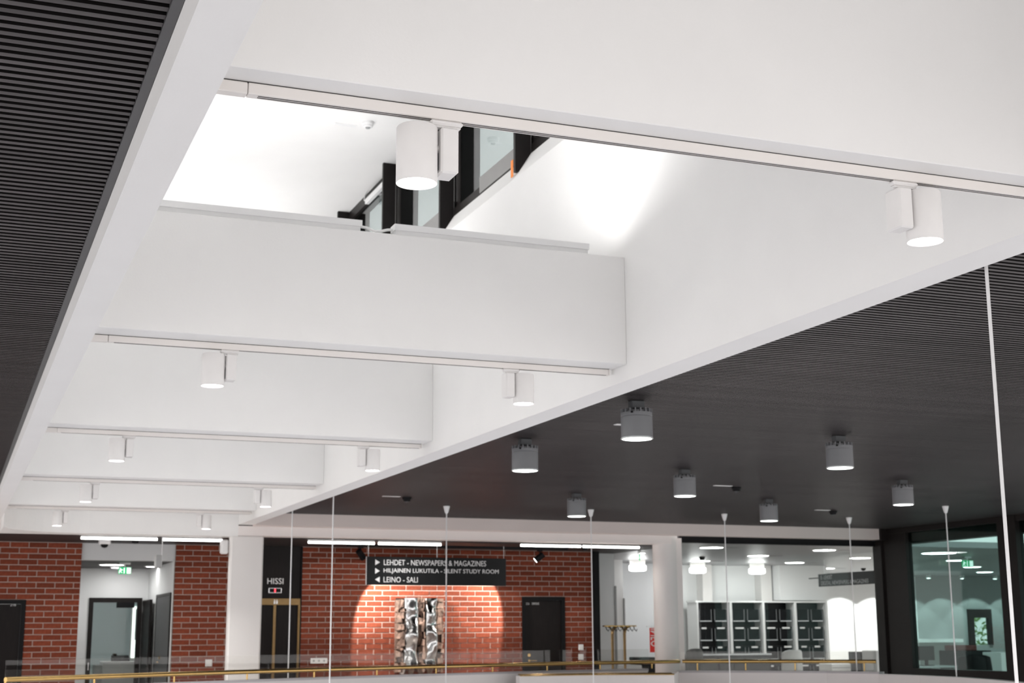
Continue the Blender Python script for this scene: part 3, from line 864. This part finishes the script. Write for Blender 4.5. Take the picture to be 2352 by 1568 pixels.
for (x0, x1) in ((0.0, 0.125), (0.360, 0.470), (0.670, 0.775)):
    z = 0.03
    while z < 1.13:
        h_ = rb.uniform(0.045, 0.13); h_ = min(h_, 1.165 - z)
        x = x0
        while x < x1 - 0.02:
            w_ = rb.uniform(0.04, 0.095); w_ = min(w_, x1 - x)
            d = rb.uniform(0.05, 0.15)
            k = [rb.uniform(-0.012, 0.012) for _ in range(8)]
            xa, xb, za, zb = x + 0.003, x + w_ - 0.003, z + 0.003, z + h_ - 0.003
            b = MB(); b.add([(xa, 0, za), (xb, 0, za), (xb, 0, zb), (xa, 0, zb), (xa + k[0], -d + k[1], za + k[2]), (xb + k[3], -d + k[4], za + k[5]), (xb + k[6], -d + k[7], zb + k[0]), (xa + k[2], -d - k[1], zb + k[4])],
                            [(0, 1, 2, 3), (4, 7, 6, 5), (0, 4, 5, 1), (1, 5, 6, 2), (2, 6, 7, 3), (3, 7, 4, 0)])
            b.build('block', 'rust', t)
            x += w_
        z += h_
for x, m in ((0.05, 'steel'), (0.20, 'rust'), (0.36, 'rust'), (0.50, 'rust')):
    b = MB(); b.add([(x, -0.02, 0.10), (x + 0.11, -0.02, 0.10), (x + 0.11, -0.10, 0.10), (x, -0.10, 0.10), (x + 0.04, -0.03, -0.02), (x + 0.08, -0.03, -0.02), (x + 0.08, -0.07, -0.02), (x + 0.04, -0.07, -0.02)], [(0, 1, 2, 3), (4, 7, 6, 5), (0, 4, 5, 1), (1, 5, 6, 2), (2, 6, 7, 3), (3, 7, 4, 0)])
    b.build('foot', m, t)

# wall plates
for x, z, w, h, lab in ((9.657, -0.253, 0.088, 0.092, 'upper white square switch plate beside the dark door'), (9.654, -0.405, 0.088, 0.092, 'lower white square switch plate beside the dark door'), (3.662, -0.43, 0.10, 0.10, 'white square switch plate on the brick pier'), (5.315, -0.418, 0.26, 0.082, 'wide white socket plate on the brick wall by the elevator')):
    t = thing('switch_plate' if w < 0.2 else 'socket_plate', lab, 'wall plate', (x, YW - 0.003, z))
    MB().bbox(-w / 2, w / 2, -0.012, 0.0, -h / 2, h / 2, 0.003).build('plate', 'plastic', t)
    if w < 0.2: MB().bbox(-w * 0.32, w * 0.32, -0.016, -0.012, -h * 0.32, h * 0.32, 0.002).build('rocker', 'plastic', t)
    else:
        for k in (-0.08, 0.0, 0.08): a = MB(); a.tube([(k, -0.0125, 0), (k, -0.010, 0)], 0.016, 14); a.build('socket', 'greyplastic', t)

# ------------------------------------------------------------------ passage right of the brick wall
struct(box('trim_3', 'black', 9.89, 9.995, YW - 0.04, YW + 0.13, FL, ZK), 'tall black end post of the brick wall')
struct(box('wall_passage_side', 'roomgrey', 9.995, 10.515, 22.0, 22.12, FL, ZK), 'pale grey wall panel beside the black end post')
struct(box('wall_passage_mid', 'roomwhite', 11.95, 12.13, 25.0, 25.2, FL, 1.35), 'bright white pier in the passage')
struct(box('wall_passage_back', 'roomgrey', 9.5, 13.5, 26.2, 26.35, FL, 1.35), 'grey back wall of the passage behind the coat rack')
for x in (10.515, 12.13):
    struct(box('trim_4' if x < 11 else 'trim_5', 'greyplastic', x, x + 0.025, 21.98 if x < 11 else 24.98, 22.1 if x < 11 else 25.2, FL, 0.75 if x < 11 else 0.62), 'dark edge strip of a wall panel in the passage')
def drum(x, y, z, label, watts):
    t = thing('drum_lamp', label, 'ceiling lamp', (x, y, z), 'white drum lamps on the ceiling')
    a = MB(); a.lathe([(0.145, -0.10), (0.155, -0.02), (0.15, 0.0)], 28, close=False); a.build('ceiling_glow', 'drumreflect', t)  # glowing collar stands in for the lamp's reflection on the ceiling
    a = MB(); a.lathe([(0.0, -0.21), (0.13, -0.21), (0.165, -0.195), (0.17, -0.17), (0.168, -0.11), (0.145, -0.10)], 28, close=False); a.build('diffuser', 'drum', t)
    light('POINT', 'drum_bulb', t, (0, 0, -0.30), watts, (1, 1, 0.99), shadow_soft_size=0.16)
drum(12.45, 25.0, 1.35, 'white glowing drum lamp above the coat rack passage', 5)

# coat rack
t = thing('coat_rack', 'brass coat rack with a row of dark hooks behind the railing', 'coat rack', (10.225, 21.28, FL))
for x, d in ((-0.11, 1), (0.11, 1)):
    a = MB(); a.tube([(x, 0, 0.02), (x, 0, 1.52), (x + 0.012, 0, 1.58), (x + 0.04, 0, 1.62), (x + 0.075, 0, 1.632)], 0.024, 12)
    a.tube([(x, 0, 1.50), (x - 0.012, 0, 1.58), (x - 0.04, 0, 1.62), (x - 0.075, 0, 1.632)], 0.014, 10); a.build('post', 'bronze', t)
    MB().bbox(x - 0.10, x + 0.10, -0.15, 0.15, 0.0, 0.02, 0.004).build('foot', 'bronze', t)
MB().bbox(-0.265, 0.31, -0.05, 0.05, 1.632, 1.652, 0.006).build('top_bar', 'brass', t)
for k in range(8):
    x = -0.24 + 0.072 * k
    a = MB(); a.tube([(x, -0.03, 1.634), (x, -0.06, 1.59), (x + 0.02, -0.09, 1.56), (x + 0.035, -0.08, 1.59)], 0.008, 8); a.build('hook', 'black', t)
t = thing('round_table', 'white round high table behind the brass edged parapet', 'table', (9.89, 20.3, FL))
a = MB(); a.lathe([(0.30, 0.94), (0.325, 0.945), (0.33, 0.962), (0.32, 0.972), (0.0, 0.973)], 36, close=False); a.build('table_top', 'plastic', t)
a = MB(); a.lathe([(0.03, 0.02), (0.03, 0.93)], 16); a.build('stem', 'steel', t)
a = MB(); a.lathe([(0.22, 0.0), (0.22, 0.015), (0.03, 0.02)], 28); a.build('base', 'steel', t)
t = thing('printer', 'black printer on a pale stand beside the round column', 'printer', (12.0, 24.0, FL))
MB().bbox(0.0, 0.30, 0, 0.5, 0.0, 1.02, 0.01).build('cabinet', 'black', t)
MB().bbox(-0.55, 0.0, 0, 0.5, 0.0, 0.95, 0.01).build('stand', 'lightfab', t)
MB().bbox(-0.02, 0.32, -0.02, 0.5, 1.021, 1.085, 0.008).build('scanner_lid', 'darkfab', t)
t = thing('red_banner', 'red vertical banner with white lettering beside the round column', 'banner', (10.35, 20.9, -0.335))
MB().box(0.25, 0.55, 0, 0.004, 0, 0.385).build('cloth', 'red', t)
lettering('lettering', 'INFO', 'letter', t, 0.265, -0.003, 0.09, 0.28, 0.16, rot90=True)
MB().box(0.20, 0.62, -0.006, 0.010, 0.40, 0.412).build('top_bar', 'steel', t)
a = MB(); a.lathe([(0.008, FL + 0.36), (0.008, 0.42)], 10, 0.45, 0.02); a.build('pole', 'steel', t)
MB().bbox(0.25, 0.65, -0.10, 0.15, FL + 0.36, FL + 0.375, 0.003).build('foot', 'steel', t)
exit_sign((11.0, 22.0, 1.35), 'dark backed exit sign in the passage above the coat rack', rz=1.1)
round_light(11.35, 22.6, 1.35, 0.06, 'tiny ceiling light in the passage beside the round column')

# ------------------------------------------------------------------ reading room
ZR = 1.35
struct(box('ceiling', 'metalceil', 10.49, 30, YB + 0.12, 31, ZR, ZR + 0.1), 'reflective grey metal ceiling of the reading room')
struct(box('wall_reading_back', 'roomwhite', 12.6, 17.45, 26.6, 26.75, FL, ZR), 'white back wall of the reading room behind the magazine shelf')
struct(box('wall_reading_step', 'roomwhite', 17.40, 17.55, 26.6, 30.5, FL, ZR))
struct(box('wall_reading_far', 'roomwhite', 17.4, 23.1, 30.5, 30.65, FL, ZR), 'far white wall washed with bright arches of light')
for x, w in ((14.62, 0.22), (16.02, 0.26)):
    struct(box('column', 'column', x, x + w, 26.35, 26.6, FL, ZR), 'pale pilaster on the reading room back wall')
struct(box('wall_reading_block', 'roomwhite', 16.32, 17.5, 26.1, 26.6, 0.62, ZR), 'white wall block above the magazine shelf')
# front glazing
t = thing('window_30', 'x', 'x', (10.50, YB + 0.05, FL)); del t['category']; struct(t, 'large fixed window between the hall and the reading room'); t.name = 'window_21'
MB().box(0, 3.56, 0, 0.10, 1.335 - FL, 1.44 - FL).build('head', 'black', t)
MB().box(0, 3.56, 0.045, 0.055, 0.0, 1.335 - FL).build('pane', 'g_clear', t)
# lights in the reading room
RLts = [(11.70, 20.75), (13.82, 22.8), (13.95, 20.85), (16.15, 22.95), (15.97, 24.95), (18.12, 27.05), (13.75, 24.85)]
RN = ['above the left end of the window'.replace('left', 'column'), 'between the two drum lamps', 'above the middle of the window', 'above the digital newspapers sign', 'above the third shelf bay', 'deep in the room by the bright arches', 'in front of the first drum lamp']
for (x, y), lab in zip(RLts, RN):
    round_light(x, y, ZR, 0.19, 'round recessed light in the reading room ceiling ' + lab, m='roomlens', group='recessed lights of the reading room')
    tag(MB().box(0.26, 0.50, -0.03, 0.03, -0.006, 0).build('air_vent', 'alum', None, (x, y, ZR)), 'narrow ceiling vent beside the light ' + lab, 'vent', 'ceiling vents of the reading room')
drum(14.10, 25.6, ZR, 'white glowing drum lamp above the first shelf bay', 5)
drum(15.48, 25.6, ZR, 'white glowing drum lamp above the third shelf bay'.replace('third', 'second'), 5)
for x, y in ((13.1, 23.6), (13.3, 25.0), (19.0, 26.9)):
    o = copy_tree(dd); place(o, (x, y, ZR), {13.1: 'black ceiling sensor in front of the reading room drum lamps', 13.3: 'black ceiling sensor beside the first drum lamp', 19.0: 'black ceiling sensor above the digital newspapers sign'}[x], 'black smoke detectors on the dark ceiling')
# wall washers: spots in a row throwing arches on the far wall
for k in range(8):
    x = 18.71 + 1.03 * k
    t = thing('wall_washer', f'small ceiling spotlight washing the {NTH[k]} arch of the far wall', 'spotlight', (x, 29.6, ZR), 'ceiling spotlights in front of the far wall')
    a = MB(); a.lathe([(0.05, -0.09), (0.055, -0.085), (0.055, 0.0)], 18); a.build('housing', 'plastic', t)
    a = MB(); a.lathe([(0.0, -0.0915), (0.045, -0.0915)], 18, close=False); a.build('lens', 'lens', t)
    light('SPOT', 'wash_beam', t, (0, 0.0, -0.11), 45, (1, 0.99, 0.97), (0.38, 0, 0), spot_size=1.5, spot_blend=0.15, shadow_soft_size=0.03)
# digital newspapers sign
t = thing('information_sign', 'dark hanging sign with two rows of pale lettering in the reading room', 'sign', (15.9, 24.02, 0.835))
MB().bbox(0, 0.04, -1.95, 0, 0, 0.24, 0.003).build('board', 'sign', t)
lettering('lettering', 'E - LEHDET', 'greytext', t, -0.0015, -0.10, 0.135, 0.38, 0.075, face='-x')
lettering('lettering', 'DIGITAL NEWSPAPERS & MAGAZINES', 'greytext', t, -0.0015, -0.10, 0.025, 1.55, 0.075, face='-x')
MB().box(0.01, 0.03, 0.0, 0.35, 0.16, 0.18).build('bracket', 'black', t)
for y in (-0.2, -1.75):
    a = MB(); a.lathe([(0.004, 0.24), (0.004, ZR - 0.835)], 8, 0.02, y); a.build('hanger_rod', 'steel', t)

# magazine shelf
t = thing('magazine_shelf', 'long dark magazine shelf with white uprights and clear display pockets', 'shelf', (14.25, 25.95, FL))
Hs, bw = 0.60 - FL, 0.772
MB().box(-0.04, 4 * bw + 0.03, -0.02, 0.40, Hs - 0.03, Hs).build('top_board', 'plastic', t)
for k in range(5):
    w_ = 0.05 if k else 0.02
    MB().box(k * bw - w_ / 2, k * bw + w_ / 2, -0.03, 0.40, 0, Hs - 0.03).build('upright', 'plastic', t)
for k in range(4):
    MB().box(k * bw + 0.025, (k + 1) * bw - 0.025, 0.30, 0.38, 0, Hs - 0.03).build('back_panel', 'sign', t)
    for r_ in range(4):
        z1 = Hs - 0.17 - 0.385 * r_
        MB().box(k * bw + 0.025, (k + 1) * bw - 0.025, 0.10, 0.31, z1 - 0.38, z1 - 0.36).build('shelf_board', 'sign', t)
        for c_ in range(2):
            xa = k * bw + 0.055 + c_ * 0.355
            pk = MB().box(xa, xa + 0.30, 0.04, 0.05, z1 - 0.24, z1).build('display_pocket', 'acrylic', t)
            MB().bbox(xa + 0.01, xa + 0.29, 0.01, 0.04, z1 - 0.25, z1 - 0.225, 0.006).build('lip', 'lip', pk)
            MB().box(xa, xa + 0.022, 0.032, 0.04, z1 - 0.22, z1).box(xa + 0.278, xa + 0.30, 0.032, 0.04, z1 - 0.22, z1).build('side_clip', 'clip', pk)
            if r_:
                wl = random.uniform(0.10, 0.2); xl = xa + random.uniform(0.05, 0.09)
                MB().box(xl, xl + wl, 0.026, 0.032, z1 - 0.01, z1 + 0.022).build('label_strip', 'plastic', pk)

# furniture in front of the shelf
def chair(loc, label, m, rz, top=1.12, hw=0.25):
    t = thing('lounge_chair', label, 'chair', loc, rz=rz)
    b = MB(); vs, fs = [], []
    nx, nz = 10, 6
    for side in (0, 1):
        for j in range(nz + 1):
            for i in range(nx + 1):
                u, v = i / nx * 2 - 1, j / nz
                x = hw * u * (1 - 0.10 * v ** 3); y = 0.20 - 0.10 * u * u + 0.06 * v + side * 0.05
                vs.append((x, y, 0.42 + (top - 0.42) * v * (1 - 0.06 * u ** 4)))
    K = (nx + 1) * (nz + 1)
    for j in range(nz):
        for i in range(nx):
            a = j * (nx + 1) + i
            fs.append((a, a + 1, a + nx + 2, a + nx + 1)); fs.append((K + a + nx + 1, K + a + nx + 2, K + a + 1, K + a))
    for j in range(nz):
        for i in (0, nx):
            a = j * (nx + 1) + i; fs.append((a, a + nx + 1, K + a + nx + 1, K + a) if i == 0 else (K + a, K + a + nx + 1, a + nx + 1, a))
    for i in range(nx):
        a = nz * (nx + 1) + i; fs.append((a, a + 1, K + a + 1, K + a)); fs.append((K + i, K + i + 1, i + 1, i))
    b.add(vs, fs); b.sm = True; b.build('backrest', m, t)
    MB().bbox(-0.25, 0.25, -0.27, 0.22, 0.40, 0.47, 0.02).build('seat', m, t)
    for x in (-0.21, 0.21):
        for y in (-0.22, 0.18):
            MB().tube([(x, y, 0.40), (x * 1.1, y * 1.1, 0.0)], 0.013, 8).build('leg', 'steel', t)
    return t
chair((11.325, 20.95, FL), 'dark grey lounge chair beside the round column', 'darkfab', PI, 1.28, 0.16)
chair((13.58, 21.6, FL), 'pale grey lounge chair back in front of the second shelf divider', 'lightfab', PI, 1.235, 0.205)
def monitor(loc, label, rz=0, w=0.52, h=0.32):
    t = thing('computer_monitor', label, 'monitor', loc, rz=rz)
    MB().bbox(-w / 2, w / 2, -0.02, 0.02, 0.10, 0.10 + h, 0.005).build('screen', 'sign', t)
    MB().box(-0.03, 0.03, -0.015, 0.015, 0.01, 0.12).build('stand', 'black', t)
    MB().bbox(-0.12, 0.12, -0.08, 0.08, 0, 0.012, 0.003).build('base', 'black', t)
def desk(loc, label, w, d, h, m='plastic'):
    t = thing('desk', label, 'desk', loc)
    MB().bbox(0, w, 0, d, h - 0.03, h, 0.004).build('desk_top', m, t)
    for x in (0.03, w - 0.07):
        for y in (0.03, d - 0.07): MB().box(x, x + 0.04, y, y + 0.04, 0, h - 0.03).build('leg', 'steel', t)
t = thing('counter', 'dark low counter in front of the magazine shelf', 'counter', (13.12, 24.2, FL))
MB().bbox(0, 1.75, 0, 0.5, 0.06, 1.10, 0.006).build('body', 'sign', t); MB().bbox(-0.01, 1.76, -0.02, 0.5, 1.10, 1.13, 0.004).build('counter_top', 'lip', t)
for k in range(3): MB().box(0.05 + 0.57 * k, 0.57 + 0.57 * k, -0.012, 0.0, 0.10, 1.05).build('front_panel', 'darkfab', t)
desk((14.6, 21.25, FL), 'white computer desk in front of the bright arches', 1.5, 0.7, 0.74)
monitor((15.02, 21.5, FL + 0.741), 'dark computer monitor in front of the bright arched wall', w=0.46, h=0.35)
t = thing('cabinet', 'white low cabinet below the bright arches of the far wall', 'cabinet', (14.06, 20.95, FL))
MB().bbox(0, 0.38, 0, 0.4, 0, 1.0, 0.008).build('body', 'plastic', t); MB().box(0.0, 0.38, -0.004, 0.0, 0.93, 0.942).build('drawer_gap', 'greyplastic', t)

t = thing('cabinet', 'tall pale grey cabinet beside the wide dark post, inside the reading room', 'cabinet', (14.50, 20.30, FL))
MB().bbox(0, 0.36, 0, 0.4, 0, 1.22, 0.008).build('body', 'lightfab', t); MB().box(0.17, 0.18, -0.004, 0, 0.05, 1.17).build('door_gap', 'greyplastic', t)

# ------------------------------------------------------------------ tinted glass wall beside the hall
struct(box('wall_study_blocker', 'studydark', 14.23, 14.45, 11, YB + 0.1, 1.35, 1.75), 'added dark panel blocking the sky behind the top of the tinted glass')  # added panel, keeps bright sky out of the glass above the ceiling
t = thing('window_31', 'x', 'x', (14.1, 12.0, FL)); del t['category']; struct(t, 'tinted glass wall with dark posts beside the hall'); t.name = 'window_22'
MB().box(0, 0.12, 6.80, 7.45, 0, ZCR - FL).build('wide_post', 'darkframe', t)
MB().box(-0.04, 0.0, 7.40, 7.62, 0, 1.42 - FL).box(-0.13, 0.0, 7.25, 7.62, 1.42 - FL, ZCR - FL).build('corner_post', 'darkframe', t)
MB().box(-0.02, 0.12, 4.25, 4.64, 0, ZCR - FL).build('post', 'darkframe', t)
MB().box(-0.02, 0.12, 1.7, 2.05, 0, ZCR - FL).build('post', 'darkframe', t)
MB().box(-0.01, 0.12, -8, 7.3, 1.515 - FL, ZCR + 0.08 - FL).build('head', 'darkframe', t)
MB().box(-0.01, 0.12, -8, 6.8, -0.68 - FL, -0.585 - FL).build('bottom_rail', 'darkframe', t)
MB().box(0.06, 0.07, 4.64, 6.80, -0.585 - FL, 1.515 - FL).build('pane', 'g_teal', t)
MB().box(0.06, 0.07, 2.05, 4.25, -0.585 - FL, 1.515 - FL).build('pane', 'g_teal', t)
MB().box(-0.01, 0.12, -8, 7.3, 0, -0.68 - FL).build('lower_panel', 'darkframe', t)
# study room behind the tinted glass
b = MB(); b.box(23.1, 24.66, 30.5, 30.65, FL, ZR).box(24.66, 25.42, 30.5, 30.65, 0.52, ZR).box(25.42, 31, 30.5, 30.65, FL, ZR).box(24.66, 25.42, 30.5, 30.65, FL, -0.39)
struct(b.build('wall_study_end', 'studygrey'), 'grey far wall around the garden window')
t = thing('window_32', 'x', 'x', (24.66, 30.46, -0.39)); del t['category']; struct(t, 'dark framed garden window in the far wall'); t.name = 'window_23'
MB().box(0, 0.19, 0, 0.1, 0, 0.91).box(0.64, 0.76, 0, 0.1, 0, 0.91).box(0.19, 0.64, 0, 0.1, 0.69, 0.91).build('frame', 'darkframe', t)
MB().box(0.19, 0.64, 0.05, 0.056, 0, 0.69).build('pane', 'g_clear', t)
struct(box('sill_ledge', 'plastic', 22.0, 24.25, 30.2, 30.5, -0.315, -0.23), 'long white ledge below the arches')
t = thing('garden_bush', 'sunlit green bush outside the garden window', 'bush', (27.5, 33.4, FL - 0.2))
a = MB(); a.tube([(0, 0, -0.2), (0.02, 0, 0.6), (-0.03, 0.02, 1.1)], 0.04, 8); a.build('stem', 'bark', t)
rb = random.Random(2); a = MB()
for k in range(1100):
    v = Vector((rb.gauss(0, 1), rb.gauss(0, 1), rb.gauss(0, 1))).normalized() * rb.uniform(0.45, 1.0)
    p = Vector((v.x * 1.5, v.y * 0.8, 1.45 + v.z * 1.35))
    u = Vector((rb.gauss(0, 1), rb.gauss(0, 1), rb.gauss(0, 1))).normalized()
    w_ = u.orthogonal().normalized() * 0.045; u = u * 0.09
    a.add([p - u, p + w_, p + u, p - w_], [(0, 1, 2, 3)])
o = a.build('foliage', 'leaf', t); o['kind'] = 'stuff'
for x, y, w, lab in ((16.5, 21.06, 0.30, 'wide recessed light seen high through the tinted glass'), (18.6, 23.23, 0.19, 'round recessed light next to the exit sign behind the tinted glass'), (20.9, 25.57, 0.19, 'round recessed light below the exit sign behind the tinted glass'), (23.1, 27.83, 0.19, 'round recessed light near the edge of the tinted glass')):
    round_light(x, y, ZR, w, lab, m='roomlens', group='recessed lights of the study room')
exit_sign((17.88, 22.0, ZR), 'green exit sign behind the tinted glass wall', w=0.26, h=0.13)
desk((15.9, 22.15, FL), 'pale desk behind the tinted glass wall', 1.75, 0.8, 0.90, 'lightfab')
monitor((17.19, 22.5, FL + 0.901), 'grey computer monitor behind the tinted glass, near the wide post', w=0.36, h=0.26)
chair((16.65, 20.6, FL), 'black office chair behind the tinted glass, near the wide post', 'black', 2.6, 1.12)
chair((17.45, 21.3, FL), 'black office chair behind the tinted glass, beside the white cabinet', 'black', 2.2, 1.12)
t = thing('book_cart', 'dark cart with dull red covers behind the tinted glass', 'cart', (17.83, 22.45, FL))
MB().bbox(0, 0.84, 0, 0.5, 0.1, 1.17, 0.01).build('body', 'sign', t)
MB().bbox(0.06, 0.52, 0.02, 0.4, 1.17, 1.27, 0.01).build('cover', 'dullred', t)
for x in (0.1, 0.74): a = MB(); a.tube([(x, 0.1, 0.05), (x, 0.14, 0.05)], 0.05, 14); a.build('wheel', 'black', t)
t = thing('cabinet', 'white storage cabinet at the edge of the tinted glass wall', 'cabinet', (18.0, 21.4, FL))
MB().bbox(0, 0.6, 0, 0.5, 0, 1.15, 0.008).build('body', 'plastic', t); MB().box(0.29, 0.31, -0.004, 0, 0.05, 1.1).build('door_gap', 'greyplastic', t)

# ------------------------------------------------------------------ parapets, railing
def curve_y(x): return 14.687 + 0.7303 * x - 0.03055 * x * x
def wall_along(pts, th, z0, z1, name, m, parent=None):
    """strip along (x, y) points; thickness away from the camera (to the path's side +n)"""
    n = len(pts); L_, R_ = [], []
    for i, p in enumerate(pts):
        a, c_ = pts[max(i - 1, 0)], pts[min(i + 1, n - 1)]
        d = Vector((c_[0] - a[0], c_[1] - a[1])).normalized(); nn = Vector((-d.y, d.x))
        L_.append((p[0], p[1])); R_.append((p[0] + nn.x * th, p[1] + nn.y * th))
    vs = [(x, y, z0) for x, y in L_] + [(x, y, z0) for x, y in R_] + [(x, y, z1) for x, y in L_] + [(x, y, z1) for x, y in R_]
    fs = []
    for i in range(n - 1):
        fs += [(i, i + 1, 2 * n + i + 1, 2 * n + i), (n + i + 1, n + i, 3 * n + i, 3 * n + i + 1), (2 * n + i, 2 * n + i + 1, 3 * n + i + 1, 3 * n + i), (i + 1, i, n + i, n + i + 1)]
    fs += [(0, 2 * n, 3 * n, n), (n - 1, 2 * n - 1, 4 * n - 1, 3 * n - 1)]
    b = MB().add(vs, fs)
    return b.build(name, m, parent)
P1 = [(x, curve_y(x) - 0.05) for x in [-2 + 0.5 * k for k in range(24)] if x <= 9.6]
P2 = [(7.13, 18.0), (7.16, 17.95), (8.4, 17.85), (9.2, 17.45), (10.1, 19.0)]
P3 = [(10.05, 19.0), (10.9, 18.45), (11.8, 17.73), (12.16, 17.0), (12.25, 16.2), (12.18, 15.3), (11.9, 14.3), (11.55, 13.45), (11.2, 12.2), (11.0, 10.5)]
w1 = struct(wall_along(P1, 0.12, FL - 0.5, -0.555, 'wall_parapet_left', 'parapet'), 'curved white parapet of the atrium opening')
wall_along([(x, y - 0.02) for x, y in P1], 0.16, -0.555, -0.530, 'cap', 'cap', w1)
w2 = struct(wall_along(P2, 0.10, FL - 0.5, -0.575, 'wall_parapet_middle', 'parapet'), 'white planter parapet with brass edging')
for zz, dy in ((-0.572, -0.012), (-0.560, 0.05)):
    MB().tube([(x, y + dy, zz) for x, y in P2[1:4]], 0.009, 8).build('edge_rod', 'brass', w2)
w3 = struct(wall_along(P3, 0.12, FL - 0.5, -0.60, 'wall_parapet_right', 'parapet'), 'white parapet in front of the reading room and tinted glass')
wall_along([(x, y - 0.02) for x, y in P3[:4]], 0.15, -0.60, -0.572, 'cap', 'cap', w3)
t = thing('balustrade', 'brass handrail with clear glass panels on the curved parapet', 'railing', (0, 0, 0))
RP = [(0.6 + 0.3 * k, curve_y(0.6 + 0.3 * k), -0.44) for k in range(32)]
MB().tube(RP + [(10.1, 18.98, -0.44)], 0.026, 12).build('handrail', 'brass', t)
for k in range(0, 31, 3):
    x, y, z = RP[k]
    MB().tube([(x, y, -0.53), (x, y, -0.462)], 0.010, 8).build('bracket', 'brass', t)
for k in range(0, 28, 5):
    seg = [(x, y + 0.07) for x, y, z in RP[k:k + 6]]
    seg[-1] = (seg[-1][0] - 0.012, seg[-1][1])
    wall_along(seg, 0.010, -0.53, -0.256, 'glass_panel', 'g_rail', t)
t = thing('balustrade', 'bright brass handrail in front of the reading room window', 'railing', (0, 0, 0))
RP2 = [(10.16, 19.0, -0.44), (10.5, 18.8, -0.44), (11.45, 18.22, -0.44), (12.05, 17.75, -0.44), (12.42, 17.4, -0.44)]
MB().tube(RP2, 0.026, 12).build('handrail', 'brass', t)
for x, y in ((10.35, 18.89), (10.95, 18.53), (11.55, 18.15), (12.3, 17.52)):
    MB().tube([(x, y, -0.575), (x, y, -0.462)], 0.010, 8).build('bracket', 'brass', t)
wall_along([(x, y + 0.06) for x, y, z in RP2], 0.010, -0.572, -0.30, 'glass_panel', 'g_rail', t)
